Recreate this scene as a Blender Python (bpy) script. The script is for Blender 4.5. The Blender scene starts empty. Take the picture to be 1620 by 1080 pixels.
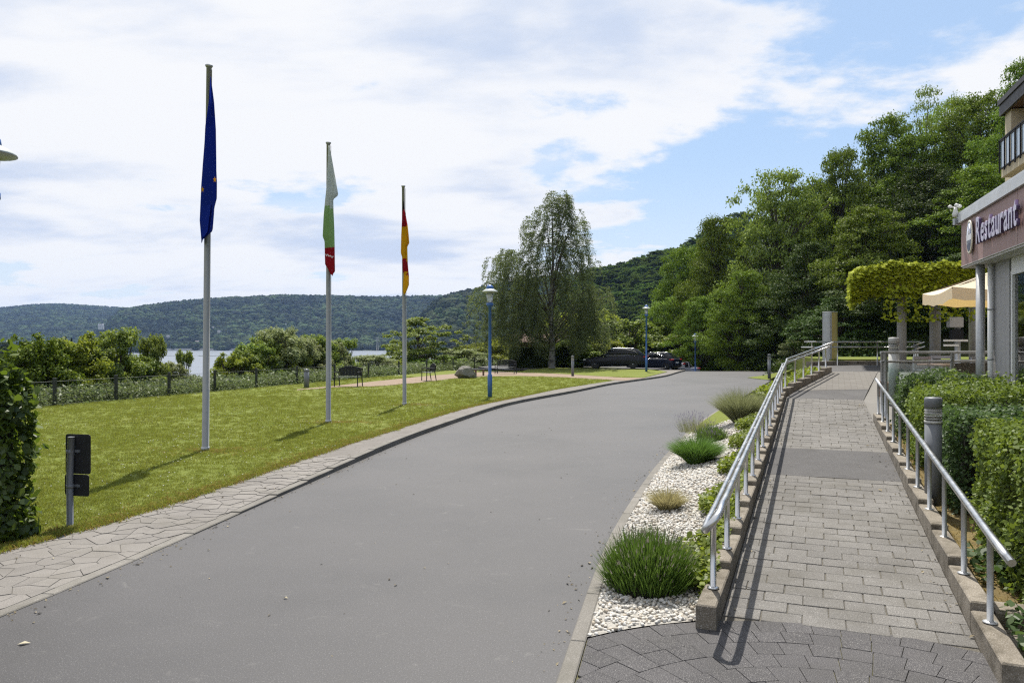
import bpy, bmesh, math, random
import numpy as np
from math import sin, cos, pi, radians, atan2, sqrt
from mathutils import Vector, Matrix

S = bpy.context.scene
C = S.collection
random.seed(7)
rng = np.random.default_rng(7)

# ------------------------------------------------------------------ camera, sky, sun, exposure
EYE, F = 2.0, 1200.0            # eye height (m), focal length in photo pixels
cam_d = bpy.data.cameras.new('camera')
cam = bpy.data.objects.new('camera', cam_d)
C.objects.link(cam)
cam.location = (0, 0, EYE)
cam.rotation_euler = (pi/2, 0, 0)
cam_d.sensor_width = 36
cam_d.lens = F/1620*36
cam_d.shift_y = 5/1620
cam_d.clip_start = 0.05
cam_d.clip_end = 30000
S.camera = cam

SUN_EL, SUN_AZ = radians(62), radians(2.5)       # azimuth clockwise from +Y
EXPOSURE = 0.45
W = bpy.data.worlds.new('World')
S.world = W
W.use_nodes = True

OX, OY = 30.2, 4.4          # where the cloud field is cut
def world_sky():
    nt = W.node_tree
    nt.nodes.clear()
    N, L = nt.nodes.new, nt.links.new
    def math_(op, a, b=None, clamp=False):
        n = N('ShaderNodeMath'); n.operation = op; n.use_clamp = clamp
        for i, v in enumerate((a, b)):
            if v is None: continue
            if isinstance(v, (int, float)): n.inputs[i].default_value = v
            else: L(v, n.inputs[i])
        return n.outputs[0]
    def ramp(src, a, b, c=0.0, d=1.0):
        n = N('ShaderNodeMapRange'); n.interpolation_type = 'SMOOTHSTEP'
        for i, v in enumerate((a, b, c, d)): n.inputs[1+i].default_value = v
        L(src, n.inputs[0]); return n.outputs[0]
    def mix(f, a, b):
        n = N('ShaderNodeMix'); n.data_type = 'RGBA'
        for i, v in ((0, f), (6, a), (7, b)):
            if isinstance(v, (int, float)): n.inputs[i].default_value = v
            elif isinstance(v, tuple): n.inputs[i].default_value = (*v, 1)
            else: L(v, n.inputs[i])
        return n.outputs[2]
    sky = N('ShaderNodeTexSky'); sky.sky_type = 'NISHITA'; sky.sun_disc = False
    sky.sun_elevation = SUN_EL; sky.sun_rotation = SUN_AZ
    sky.altitude = 100; sky.air_density = 1.0; sky.dust_density = 0.6; sky.ozone_density = 1.6
    co = N('ShaderNodeTexCoord'); sp = N('ShaderNodeSeparateXYZ')
    L(co.outputs['Generated'], sp.inputs[0])
    x, y, z = sp.outputs
    zz = math_('ADD', math_('MAXIMUM', z, 0.0), 0.20)
    u, v = math_('DIVIDE', x, zz), math_('DIVIDE', y, zz)
    def noise(ox, oy, scale, detail, rough=0.55, dist=0.0, sx=1.0):
        cb = N('ShaderNodeCombineXYZ')
        L(math_('ADD', math_('MULTIPLY', u, sx), ox), cb.inputs[0]); L(math_('ADD', v, oy), cb.inputs[1])
        n = N('ShaderNodeTexNoise'); n.inputs['Scale'].default_value = scale
        n.inputs['Detail'].default_value = detail; n.inputs['Roughness'].default_value = rough
        n.inputs['Distortion'].default_value = dist
        L(cb.outputs[0], n.inputs['Vector']); return n.outputs['Fac']
    big = noise(OX, OY, 1.25, 12, 0.56, 0.15, 0.8)
    edge = noise(OX+5, OY+2, 4.2, 8, 0.62, 0.1)
    grey = noise(OX+11, OY+7, 1.9, 8, 0.55, 0.2, 0.55)
    # the cloud field thins out towards the west (right), all round the dome
    az = math_('ADD', x, math_('MULTIPLY', z, -0.55))
    bias = ramp(az, -0.22, 0.16)
    field = math_('ADD', math_('MULTIPLY', big, 0.82), math_('MULTIPLY', edge, 0.18))
    cover = math_('SUBTRACT', math_('ADD', field, 0.115), math_('MULTIPLY', bias, 0.165))
    mask = ramp(cover, 0.485, 0.555)
    # thin veil of high cloud over the east and low down
    veil = math_('MULTIPLY', math_('SUBTRACT', 1.0, bias), ramp(grey, 0.33, 0.64, 0.10, 0.52))
    low = ramp(z, 0.0, 0.26, 0.55, 0.0)
    mask = math_('MAXIMUM', math_('MAXIMUM', mask, veil), low)
    dens = ramp(cover, 0.50, 0.66)                       # thick parts turn grey below
    shade = math_('MULTIPLY', dens, ramp(grey, 0.45, 0.64, 0.0, 0.95))
    cloud = mix(shade, (7.0, 7.05, 7.2), (4.5, 5.15, 6.4))
    # the air is brightest round the sun and deepens away from it
    dp = math_('ADD', math_('ADD', math_('MULTIPLY', x, sin(SUN_AZ)*cos(SUN_EL)), math_('MULTIPLY', y, cos(SUN_AZ)*cos(SUN_EL))), math_('MULTIPLY', z, sin(SUN_EL)))
    lift = mix(ramp(dp, -0.35, 0.62, 0.05, 0.58), sky.outputs[0], (3.9, 5.3, 7.2))
    bg = N('ShaderNodeBackground'); bg.inputs['Strength'].default_value = 0.1
    L(mix(mask, lift, cloud), bg.inputs['Color'])
    out = N('ShaderNodeOutputWorld'); L(bg.outputs[0], out.inputs[0])
world_sky()
W.cycles.sampling_method = 'MANUAL'
W.cycles.sample_map_resolution = 1024

sun_d = bpy.data.lights.new('sun', 'SUN')
sun_d.energy = 5.0
sun_d.angle = radians(0.53)
sun_d.color = (1.0, 0.95, 0.86)
sun = bpy.data.objects.new('sun', sun_d)
C.objects.link(sun)
sdir = Vector((sin(SUN_AZ)*cos(SUN_EL), cos(SUN_AZ)*cos(SUN_EL), sin(SUN_EL)))
sun.rotation_euler = sdir.to_track_quat('Z', 'Y').to_euler()
sun.location = (0, 0, 60)

S.view_settings.view_transform = 'Standard'
S.view_settings.look = 'None'
S.view_settings.gamma = 1
S.view_settings.use_curve_mapping = False
S.view_settings.exposure = EXPOSURE
cy = S.cycles
cy.max_bounces = 7; cy.diffuse_bounces = 3; cy.glossy_bounces = 3; cy.transmission_bounces = 5
cy.transparent_max_bounces = 8; cy.volume_bounces = 0
cy.caustics_reflective = False; cy.caustics_refractive = False
cy.sample_clamp_indirect = 6
cy.use_denoising = False; cy.use_adaptive_sampling = False
cy.pixel_filter_type = 'BLACKMAN_HARRIS'; cy.filter_width = 1.25

# ------------------------------------------------------------------ helpers
def P(px, py, z=0.0):
    """photo pixel -> point on the horizontal plane z"""
    Y = (EYE-z)*F/(py-545.0)
    return Vector(((px-810)/F*Y, Y, z))
def A(px, Y, z=0.0):
    return Vector(((px-810)/F*Y, Y, z))
def Zat(py, Y):
    return EYE + (545-py)*Y/F

MATS = {}
class NT:
    def __init__(s, name):
        m = bpy.data.materials.new(name); m.use_nodes = True
        s.m, s.t = m, m.node_tree
        s.t.nodes.clear(); MATS[name] = m
        s.out = s.n('ShaderNodeOutputMaterial')
    def n(s, kind, **kw):
        q = s.t.nodes.new(kind)
        for k, v in kw.items(): setattr(q, k, v)
        return q
    def l(s, a, b): s.t.links.new(a, b)
    def obj(s):
        return s.n('ShaderNodeTexCoord').outputs['Object']
    def geo(s):
        return s.n('ShaderNodeNewGeometry').outputs['Position']
    def noise(s, vec, scale, detail=4, rough=0.55, dist=0):
        q = s.n('ShaderNodeTexNoise')
        q.inputs['Scale'].default_value = scale; q.inputs['Detail'].default_value = detail
        q.inputs['Roughness'].default_value = rough; q.inputs['Distortion'].default_value = dist
        if vec is not None: s.l(vec, q.inputs['Vector'])
        return q.outputs['Fac']
    def rng(s, src, a, b, c=0.0, d=1.0):
        q = s.n('ShaderNodeMapRange')
        for i, v in enumerate((a, b, c, d)): q.inputs[1+i].default_value = v
        s.l(src, q.inputs[0]); return q.outputs[0]
    def mix(s, fac, a, b):
        q = s.n('ShaderNodeMix', data_type='RGBA')
        for i, v in ((0, fac), (6, a), (7, b)):
            if isinstance(v, (int, float)): q.inputs[i].default_value = v
            elif isinstance(v, tuple): q.inputs[i].default_value = (*v[:3], 1)
            else: s.l(v, q.inputs[i])
        return q.outputs[2]
    def bump(s, h, strength=0.4, dist=0.01):
        q = s.n('ShaderNodeBump'); q.inputs['Strength'].default_value = strength
        q.inputs['Distance'].default_value = dist; s.l(h, q.inputs['Height']); return q.outputs[0]
    def bsdf(s, col, rough=0.7, metal=0.0, normal=None, spec=0.5, **kw):
        q = s.n('ShaderNodeBsdfPrincipled')
        if isinstance(col, tuple): q.inputs['Base Color'].default_value = (*col[:3], 1)
        else: s.l(col, q.inputs['Base Color'])
        if isinstance(rough, (int, float)): q.inputs['Roughness'].default_value = rough
        else: s.l(rough, q.inputs['Roughness'])
        q.inputs['Metallic'].default_value = metal
        q.inputs['Specular IOR Level'].default_value = spec
        for k, v in kw.items(): q.inputs[k.replace('_', ' ')].default_value = v
        if normal is not None: s.l(normal, q.inputs['Normal'])
        s.l(q.outputs[0], s.out.inputs[0]); return q

def mat_plain(name, col, rough=0.6, metal=0.0, var=0.12, scale=6, bump=0.0, bscale=60, spec=0.5, **kw):
    """one colour with soft wear and fine relief"""
    t = NT(name); v = t.obj()
    a = tuple(c*(1-var) for c in col); b = tuple(min(1, c*(1+var)) for c in col)
    c = t.mix(t.rng(t.noise(v, scale, 6), 0.3, 0.7), a, b)
    nrm = t.bump(t.noise(v, bscale, 4), bump, 0.01) if bump else None
    r = t.rng(t.noise(v, scale*2.3, 3), 0.2, 0.8, max(0.02, rough-0.08), min(1, rough+0.08))
    t.bsdf(c, r, metal, nrm, spec, **kw)
    return t.m

def mat_stone(name, c1, c2, speck=0.25, scale=3.0, grain=180, rough=0.85, bump=0.35, perobj=0.0, dirt=None, dscale=1.7):
    """mineral surface: blotches, speckle of aggregate, per-piece tone, dirt"""
    t = NT(name); v = t.geo()
    c = t.mix(t.rng(t.noise(v, scale, 6, 0.6), 0.3, 0.7), c1, c2)
    g = t.noise(v, grain, 2, 0.7)
    dark = t.mix(0.5, c, (0.02, 0.02, 0.02)); 
    c = t.mix(t.rng(g, 0.52, 0.72, 0, speck*1.6), c, dark)
    c = t.mix(t.rng(g, 0.46, 0.28, 0, speck), c, (0.6, 0.58, 0.55))
    if perobj:
        oi = t.n('ShaderNodeObjectInfo').outputs['Random']
        q = t.n('ShaderNodeHueSaturation'); t.l(c, q.inputs['Color'])
        t.l(t.rng(oi, 0, 1, 1-perobj, 1+perobj), q.inputs['Value']); c = q.outputs[0]
    if dirt:
        c = t.mix(t.rng(t.noise(v, dscale, 8, 0.65), 0.48, 0.72, 0, dirt[1]), c, dirt[0])
    t.bsdf(c, rough, 0, t.bump(t.noise(v, grain*0.6, 4, 0.6), bump, 0.006), 0.4)
    return t.m

def mat_leaf(name, c1, c2, trans=0.4, gloss=0.02, tcol=None, val=0.25):
    """leaf: diffuse + light through the blade, tone varies leaf by leaf and plant by plant"""
    t = NT(name)
    isl = t.n('ShaderNodeNewGeometry').outputs['Random Per Island']
    oi = t.n('ShaderNodeObjectInfo').outputs['Random']
    c = t.mix(isl, c1, c2)
    q = t.n('ShaderNodeHueSaturation'); t.l(c, q.inputs['Color'])
    t.l(t.rng(oi, 0, 1, 1-val, 1+val), q.inputs['Value'])
    t.l(t.rng(oi, 0, 1, 0.485, 0.515), q.inputs['Hue']); c = q.outputs[0]
    d = t.n('ShaderNodeBsdfDiffuse'); t.l(c, d.inputs[0])
    tr = t.n('ShaderNodeBsdfTranslucent')
    t.l(t.mix(0.5, c, tcol or tuple(min(1, 2.0*k) for k in c2)), tr.inputs[0])
    m1 = t.n('ShaderNodeMixShader'); m1.inputs[0].default_value = trans
    t.l(d.outputs[0], m1.inputs[1]); t.l(tr.outputs[0], m1.inputs[2])
    g = t.n('ShaderNodeBsdfGlossy'); g.inputs['Roughness'].default_value = 0.5
    m2 = t.n('ShaderNodeMixShader'); m2.inputs[0].default_value = gloss*0.3
    t.l(m1.outputs[0], m2.inputs[1]); t.l(g.outputs[0], m2.inputs[2])
    t.l(m2.outputs[0], t.out.inputs[0])
    return t.m

def mat_glass(name, tint=(0.85, 0.92, 0.92), alpha=0.25, rough=0.03):
    t = NT(name)
    tr = t.n('ShaderNodeBsdfTransparent'); tr.inputs[0].default_value = (*tint, 1)
    g = t.n('ShaderNodeBsdfGlossy'); g.inputs['Roughness'].default_value = rough
    fr = t.n('ShaderNodeFresnel'); fr.inputs[0].default_value = 1.5
    m = t.n('ShaderNodeMixShader')
    t.l(t.rng(fr.outputs[0], 0, 1, alpha*0.3, 1), m.inputs[0])
    t.l(tr.outputs[0], m.inputs[1]); t.l(g.outputs[0], m.inputs[2])
    t.l(m.outputs[0], t.out.inputs[0])
    return t.m

# ---- mesh builder
class MB:
    def __init__(s): s.v, s.f, s.mi, s.sm = [], [], [], []
    def add(s, vs, fs, mi=0, smooth=False):
        b = len(s.v); s.v += [tuple(v) for v in vs]
        for f in fs:
            s.f.append(tuple(b+i for i in f)); s.mi.append(mi); s.sm.append(smooth)
        return s
    def box(s, x0, x1, y0, y1, z0, z1, mi=0, M=None):
        vs = [(x0,y0,z0),(x1,y0,z0),(x1,y1,z0),(x0,y1,z0),(x0,y0,z1),(x1,y0,z1),(x1,y1,z1),(x0,y1,z1)]
        if M: vs = [M @ Vector(v) for v in vs]
        return s.add(vs, [(0,3,2,1),(4,5,6,7),(0,1,5,4),(1,2,6,5),(2,3,7,6),(3,0,4,7)], mi)
    def cbox(s, cx, cy, cz, sx, sy, sz, mi=0, M=None, ch=0.0):
        if ch <= 0: return s.box(cx-sx/2, cx+sx/2, cy-sy/2, cy+sy/2, cz-sz/2, cz+sz/2, mi, M)
        r = []
        for (z, k) in ((-sz/2, ch), (-sz/2+ch, 0), (sz/2-ch, 0), (sz/2, ch)):
            X, Y = sx/2-k, sy/2-k
            r.append([(cx-X,cy-Y,cz+z),(cx+X,cy-Y,cz+z),(cx+X,cy+Y,cz+z),(cx-X,cy+Y,cz+z)])
        vs = [v for q in r for v in q]
        if M: vs = [M @ Vector(v) for v in vs]
        fs = [(0,3,2,1), (12,13,14,15)]
        for i in range(3):
            for j in range(4):
                k = (j+1) % 4; fs.append((i*4+j, i*4+k, i*4+4+k, i*4+4+j))
        return s.add(vs, fs, mi)
    def prism(s, poly, z0, z1, mi=0, smooth=False):
        n = len(poly)
        a = sum(poly[i][0]*poly[(i+1)%n][1]-poly[(i+1)%n][0]*poly[i][1] for i in range(n))
        if a < 0: poly = poly[::-1]
        g0 = z0 if callable(z0) else (lambda *_: z0); g1 = z1 if callable(z1) else (lambda *_: z1)
        vs = [(p[0], p[1], g0(p[0], p[1])) for p in poly]+[(p[0], p[1], g1(p[0], p[1])) for p in poly]
        fs = [tuple(range(n))[::-1], tuple(range(n, 2*n))]
        s.add(vs, fs, mi)
        b = len(s.v)-2*n
        for i in range(n):
            j = (i+1) % n
            s.f.append((b+i, b+j, b+n+j, b+n+i)); s.mi.append(mi); s.sm.append(smooth)
        return s
    def tube(s, pts, r, n=10, mi=0, caps=True, closed=False):
        pts = [Vector(p) for p in pts]; m = len(pts)
        rr = r if isinstance(r, (list, tuple)) else [r]*m
        vs, fs = [], []
        up = None
        for i, p in enumerate(pts):
            if closed: d = pts[(i+1) % m]-pts[i-1]
            else: d = pts[min(i+1, m-1)]-pts[max(i-1, 0)]
            d.normalize()
            if up is None:
                up = Vector((0,0,1)) if abs(d.z) < 0.9 else Vector((1,0,0))
            a = d.cross(up)
            if a.length < 1e-4: a = d.orthogonal()
            a.normalize(); b = a.cross(d); up = b
            for k in range(n):
                t = 2*pi*k/n
                vs.append(p+(a*cos(t)+b*sin(t))*rr[i])
        for i in range(m if closed else m-1):
            j = (i+1) % m
            for k in range(n):
                q = (k+1) % n
                fs.append((i*n+k, i*n+q, j*n+q, j*n+k))
        b0 = len(s.v)
        s.add(vs, fs, mi, True)
        if caps and not closed:
            for base, rev in ((0, False), ((m-1)*n, True)):
                f = [b0+base+k for k in range(n)]
                s.f.append(tuple(f if rev else f[::-1])[::-1]); s.mi.append(mi); s.sm.append(False)
        return s
    def lathe(s, prof, n=16, c=(0,0,0), mi=0, smooth=True, M=None):
        vs, fs = [], []
        for (r, z) in prof:
            for k in range(n):
                t = 2*pi*k/n; vs.append((c[0]+r*cos(t), c[1]+r*sin(t), c[2]+z))
        if M: vs = [M @ Vector(v) for v in vs]
        for i in range(len(prof)-1):
            for k in range(n):
                q = (k+1) % n; fs.append((i*n+k, i*n+q, i*n+n+q, i*n+n+k))
        b0 = len(s.v); s.add(vs, fs, mi, smooth)
        for i, rev in ((0, True), (len(prof)-1, False)):
            if prof[i][0] > 1e-4:
                f = [b0+i*n+k for k in range(n)]
                s.f.append(tuple(f[::-1] if rev else f)); s.mi.append(mi); s.sm.append(False)
        return s
    def loft(s, rings, mi=0, smooth=False, caps=True):
        n = len(rings[0]); vs = [v for r in rings for v in r]; fs = []
        for i in range(len(rings)-1):
            for k in range(n):
                q = (k+1) % n; fs.append((i*n+k, i*n+q, i*n+n+q, i*n+n+k))
        b0 = len(s.v); s.add(vs, fs, mi, smooth)
        if caps:
            s.f.append(tuple(b0+k for k in range(n))[::-1]); s.mi.append(mi); s.sm.append(False)
            s.f.append(tuple(b0+(len(rings)-1)*n+k for k in range(n))); s.mi.append(mi); s.sm.append(False)
        return s
    def mesh(s, name, mats):
        me = bpy.data.meshes.new(name)
        me.from_pydata(s.v, [], s.f)
        for m in (mats if isinstance(mats, (list, tuple)) else [mats]): me.materials.append(m)
        me.polygons.foreach_set('material_index', s.mi)
        me.polygons.foreach_set('use_smooth', s.sm)
        me.update()
        return me

def link(name, me, parent=None, loc=None, rot=None, kind=None):
    o = bpy.data.objects.new(name, me)
    C.objects.link(o)
    if parent is not None: o.parent = parent
    if loc is not None: o.location = loc
    if rot is not None: o.rotation_euler = rot
    if kind: o['kind'] = kind
    return o
def part(name, mb, mats, parent, label=None, loc=None, rot=None, kind=None):
    o = link(name, mb.mesh(name, mats) if isinstance(mb, MB) else mb, parent, loc, rot, kind)
    if label: o['label'] = label
    return o
def tag(o, label, cat, group=None):
    o['label'] = label; o['category'] = cat
    if group: o['group'] = group
    return o
def thing(name, label, cat, loc=(0,0,0), rz=0.0, group=None):
    o = link(name, None, None, loc, (0,0,rz))
    o.empty_display_size = 0.2
    return tag(o, label, cat, group)
def solo(name, mb, mats, label, cat, loc=None, rot=None, group=None):
    return tag(part(name, mb, mats, None, None, loc, rot), label, cat, group)
def struct(name, mb, mats, loc=None):
    return part(name, mb, mats, None, None, loc, None, 'structure')
def copy_tree(o, parent=None):
    c = o.copy(); C.objects.link(c)
    if parent is not None: c.parent = parent
    for ch in o.children:
        d = copy_tree(ch, c)
    return c

# ---- leaves as numpy meshes
def leaf_mesh(name, mat, cen, nrm, size, aspect=0.55, fold=0.18, six=False, droop=None, tang=None):
    """one small folded blade per point; size = blade length"""
    n = len(cen)
    nrm = nrm/np.maximum(1e-6, np.linalg.norm(nrm, axis=1))[:, None]
    if tang is None:
        tang = rng.normal(size=(n, 3))
    t = tang-(tang*nrm).sum(1)[:, None]*nrm
    t /= np.maximum(1e-6, np.linalg.norm(t, axis=1))[:, None]
    b = np.cross(nrm, t)
    L = (np.broadcast_to(size, (n,)))[:, None]
    w = L*aspect*0.5
    if six:
        pts = [cen-t*L*0.5, cen-t*L*0.15+b*w-nrm*L*fold*.5, cen+t*L*0.2+b*w*0.8-nrm*L*fold*.5,
               cen+t*L*0.5-nrm*L*fold, cen+t*L*0.2-b*w*0.8-nrm*L*fold*.5, cen-t*L*0.15-b*w-nrm*L*fold*.5]
        tri = np.array([0,1,2,3, 0,3,4,5]); k = 6
    else:
        pts = [cen-t*L*0.5, cen+b*w-nrm*L*fold*.5, cen+t*L*0.5-nrm*L*fold*.3, cen-b*w-nrm*L*fold*.5]
        tri = np.array([0,1,2, 0,2,3]); k = 4
    co = np.stack(pts, 1).reshape(-1, 3)
    idx = (np.arange(n)[:, None]*k+tri[None, :]).reshape(-1)
    return raw_mesh(name, mat, co, idx, 4 if six else 3)
def raw_mesh(name, mat, co, idx, per):
    me = bpy.data.meshes.new(name)
    me.vertices.add(len(co)); me.vertices.foreach_set('co', np.ascontiguousarray(co, dtype=np.float32).ravel())
    nf = len(idx)//per
    me.loops.add(len(idx)); me.loops.foreach_set('vertex_index', np.asarray(idx, dtype=np.int32))
    me.polygons.add(nf)
    me.polygons.foreach_set('loop_start', np.arange(nf, dtype=np.int32)*per)
    me.polygons.foreach_set('loop_total', np.full(nf, per, dtype=np.int32))
    if mat: me.materials.append(mat)
    me.update(calc_edges=True); me.validate()
    return me
def blades(name, mat, base, direc, length, width, bend, seg=3):
    """thin tapering blades (grass, stems): base N x3, direction N x3 (unit), bend = droop of tip as share of length"""
    n = len(base)
    up = np.array([0,0,1.0])
    side = np.cross(direc, up)+rng.normal(size=(n,3))*0.25
    side /= np.linalg.norm(side, axis=1)[:, None]
    L = np.broadcast_to(length, (n,))[:, None]; wd = np.broadcast_to(width, (n,))[:, None]
    hor = direc.copy(); hor[:, 2] = 0
    rows = []
    for i in range(seg+1):
        t = i/seg
        p = base+direc*L*t+(hor*0.7-up*np.minimum(0.85, direc[:, 2:3]*0.95))*bend*(L*t*t)
        w = wd*(1-0.92*t**1.5)*0.5
        rows += [p-side*w, p+side*w]
    co = np.stack(rows, 1).reshape(-1, 3)
    k = 2*(seg+1)
    q = np.concatenate([[2*i, 2*i+1, 2*i+3, 2*i+2] for i in range(seg)])
    idx = (np.arange(n)[:, None]*k+q[None, :]).reshape(-1)
    return raw_mesh(name, mat, co, idx, 4)

def unlinked(name, me):
    return bpy.data.objects.new(name, me)
def scatter(name, pts, scale, rot, sources, kind='stuff', parent=None):
    """stuff: one object whose points carry instances of the sources"""
    n = len(pts)
    me = bpy.data.meshes.new(name)
    me.vertices.add(n); me.vertices.foreach_set('co', np.asarray(pts, dtype=np.float32).ravel())
    scale = np.asarray(scale, dtype=np.float32)
    if scale.ndim == 1: scale = np.repeat(scale[:, None], 3, 1)
    for nm, arr in (('sc', scale), ('ro', np.asarray(rot, dtype=np.float32))):
        at = me.attributes.new(nm, 'FLOAT_VECTOR', 'POINT'); at.data.foreach_set('vector', np.ascontiguousarray(arr).ravel())
    at = me.attributes.new('pick', 'INT', 'POINT'); at.data.foreach_set('value', rng.integers(0, len(sources), n).astype(np.int32))
    me.update()
    o = link(name, me, parent, None, None, kind)
    g = bpy.data.node_groups.new(name+'_scatter', 'GeometryNodeTree')
    g.interface.new_socket('Geometry', in_out='INPUT', socket_type='NodeSocketGeometry')
    g.interface.new_socket('Geometry', in_out='OUTPUT', socket_type='NodeSocketGeometry')
    gi, go = g.nodes.new('NodeGroupInput'), g.nodes.new('NodeGroupOutput')
    ip = g.nodes.new('GeometryNodeInstanceOnPoints')
    g.links.new(gi.outputs[0], ip.inputs['Points'])
    def attr(nm, ty):
        a = g.nodes.new('GeometryNodeInputNamedAttribute'); a.data_type = ty; a.inputs['Name'].default_value = nm
        return a.outputs['Attribute']
    g.links.new(attr('sc', 'FLOAT_VECTOR'), ip.inputs['Scale'])
    g.links.new(attr('ro', 'FLOAT_VECTOR'), ip.inputs['Rotation'])
    jn = g.nodes.new('GeometryNodeJoinGeometry')
    for src in sources[::-1]:
        oi = g.nodes.new('GeometryNodeObjectInfo'); oi.inputs['Object'].default_value = src
        oi.inputs['As Instance'].default_value = True
        g.links.new(oi.outputs['Geometry'], jn.inputs[0])
    g.links.new(jn.outputs[0], ip.inputs['Instance'])
    if len(sources) > 1:
        ip.inputs['Pick Instance'].default_value = True
        g.links.new(attr('pick', 'INT'), ip.inputs['Instance Index'])
    g.links.new(ip.outputs[0], go.inputs[0])
    md = o.modifiers.new('scatter', 'NODES'); md.node_group = g
    return o

def in_poly(px, py, poly):
    poly = np.asarray(poly); x, y = poly[:, 0], poly[:, 1]
    ins = np.zeros(len(px), bool); j = len(poly)-1
    for i in range(len(poly)):
        c = ((y[i] > py) != (y[j] > py)) & (px < (x[j]-x[i])*(py-y[i])/(y[j]-y[i]+1e-12)+x[i])
        ins ^= c; j = i
    return ins
def smooth(t):
    t = np.clip(t, 0, 1); return t*t*(3-2*t)
def clip_poly(poly, a, b, c):
    """keep a*x+b*y<=c"""
    out = []
    for i in range(len(poly)):
        p, q = poly[i], poly[(i+1) % len(poly)]
        dp, dq = a*p[0]+b*p[1]-c, a*q[0]+b*q[1]-c
        if dp <= 0: out.append(p)
        if dp*dq < 0:
            t = dp/(dp-dq); out.append((p[0]+(q[0]-p[0])*t, p[1]+(q[1]-p[1])*t))
    return out
# ------------------------------------------------------------------ materials
def mat_asphalt():
    t = NT('asphalt'); v = t.geo()
    g = t.noise(v, 105, 3, 0.75)
    patch = t.noise(v, 0.35, 6, 0.62)
    c = t.mix(t.rng(patch, 0.38, 0.62), (0.033, 0.0315, 0.035), (0.058, 0.0555, 0.060))
    vo = t.n('ShaderNodeTexVoronoi'); vo.inputs['Scale'].default_value = 75
    t.l(v, vo.inputs['Vector'])
    c = t.mix(t.rng(vo.outputs['Distance'], 0.25, 0.75, 0, 0.55), c, (0.035, 0.034, 0.034))
    c = t.mix(t.rng(g, 0.57, 0.70, 0, 0.8), c, (0.22, 0.215, 0.21))
    c = t.mix(t.rng(g, 0.44, 0.32, 0, 0.8), c, (0.02, 0.02, 0.02))
    c = t.mix(t.rng(t.noise(v, 1.3, 7, 0.7, 1.0), 0.56, 0.72, 0, 0.45), c, (0.045, 0.043, 0.042))
    c = t.mix(t.rng(t.noise(v, 3.2, 8, 0.75, 0.6), 0.60, 0.70, 0, 0.35), c, (0.16, 0.155, 0.145))
    t.bsdf(c, t.rng(patch, 0.3, 0.7, 0.50, 0.66), 0, t.bump(t.noise(v, 110, 3, 0.7), 0.3, 0.006), 0.5)
    return t.m
def mat_soil(name, c1, c2, c3, s=1.0):
    t = NT(name); v = t.geo()
    c = t.mix(t.rng(t.noise(v, 0.9*s, 8, 0.65), 0.3, 0.7), c1, c2)
    c = t.mix(t.rng(t.noise(v, 14*s, 5, 0.7), 0.5, 0.72, 0, 0.8), c, c3)
    t.bsdf(c, 0.95, 0, t.bump(t.noise(v, 30*s, 6, 0.7), 0.7, 0.03), 0.2)
    return t.m
def mat_lawn():
    t = NT('lawn'); v = t.geo()
    c = t.mix(t.rng(t.noise(v, 0.45, 7, 0.62), 0.32, 0.68), (0.145, 0.180, 0.030), (0.200, 0.225, 0.050))
    c = t.mix(t.rng(t.noise(v, 2.6, 6, 0.7), 0.58, 0.78, 0, 0.4), c, (0.23, 0.20, 0.07))
    c = t.mix(t.rng(t.noise(v, 28, 4, 0.75), 0.42, 0.66, 0, 0.75), c, (0.070, 0.085, 0.010))
    t.bsdf(c, 0.9, 0, t.bump(t.noise(v, 45, 4, 0.75), 0.8, 0.03), 0.15)
    return t.m
def mat_water():
    t = NT('river_water'); v = t.geo()
    mp = t.n('ShaderNodeMapping'); mp.inputs['Scale'].default_value = (0.05, 0.22, 1); t.l(v, mp.inputs['Vector'])
    h = t.noise(mp.outputs[0], 1.0, 6, 0.6)
    c = t.mix(t.rng(h, .35, .65), (0.10, 0.125, 0.16), (0.14, 0.168, 0.21))
    t.bsdf(c, 0.30, 0, None, 0.6)
    return t.m

M_asph = mat_asphalt()
M_ground = mat_soil('ground_soil', (0.035, 0.045, 0.015), (0.06, 0.065, 0.025), (0.09, 0.075, 0.04), 0.25)
M_lawn = mat_lawn()
M_bedsoil = mat_soil('bed_mulch', (0.16, 0.12, 0.055), (0.24, 0.19, 0.085), (0.09, 0.065, 0.03), 2.0)
M_gravelbase = mat_soil('gravel_base', (0.38, 0.36, 0.33), (0.5, 0.48, 0.44), (0.16, 0.15, 0.13), 3.0)
M_path = mat_soil('path_gravel', (0.23, 0.175, 0.13), (0.30, 0.23, 0.175), (0.17, 0.12, 0.09), 1.6)
M_water = mat_water()
M_hill = mat_soil('hill_floor', (0.014, 0.022, 0.012), (0.022, 0.034, 0.016), (0.014, 0.02, 0.01), 0.02)
M_flag = mat_stone('flagstone', (0.155, 0.143, 0.132), (0.205, 0.19, 0.174), 0.3, 1.2, 160, 0.88, 0.5, 0.09, ((0.12, 0.11, 0.09), 0.55))
M_joint = mat_stone('joint_mortar', (0.115, 0.107, 0.095), (0.155, 0.144, 0.128), 0.2, 2, 120, 0.95, 0.4)
M_kerb = mat_stone('kerb_concrete', (0.14, 0.13, 0.115), (0.19, 0.178, 0.16), 0.35, 1.5, 150, 0.9, 0.5, 0.06, ((0.10, 0.095, 0.075), 0.6))
M_paver = mat_stone('ramp_paver', (0.112, 0.106, 0.099), (0.152, 0.145, 0.136), 0.6, 1.3, 190, 0.9, 0.8, 0.10, ((0.085, 0.078, 0.062), 0.6))
M_pjoint = mat_stone('paver_joint', (0.075, 0.068, 0.056), (0.11, 0.10, 0.08), 0.3, 2, 120, 0.95, 0.4)
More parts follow.
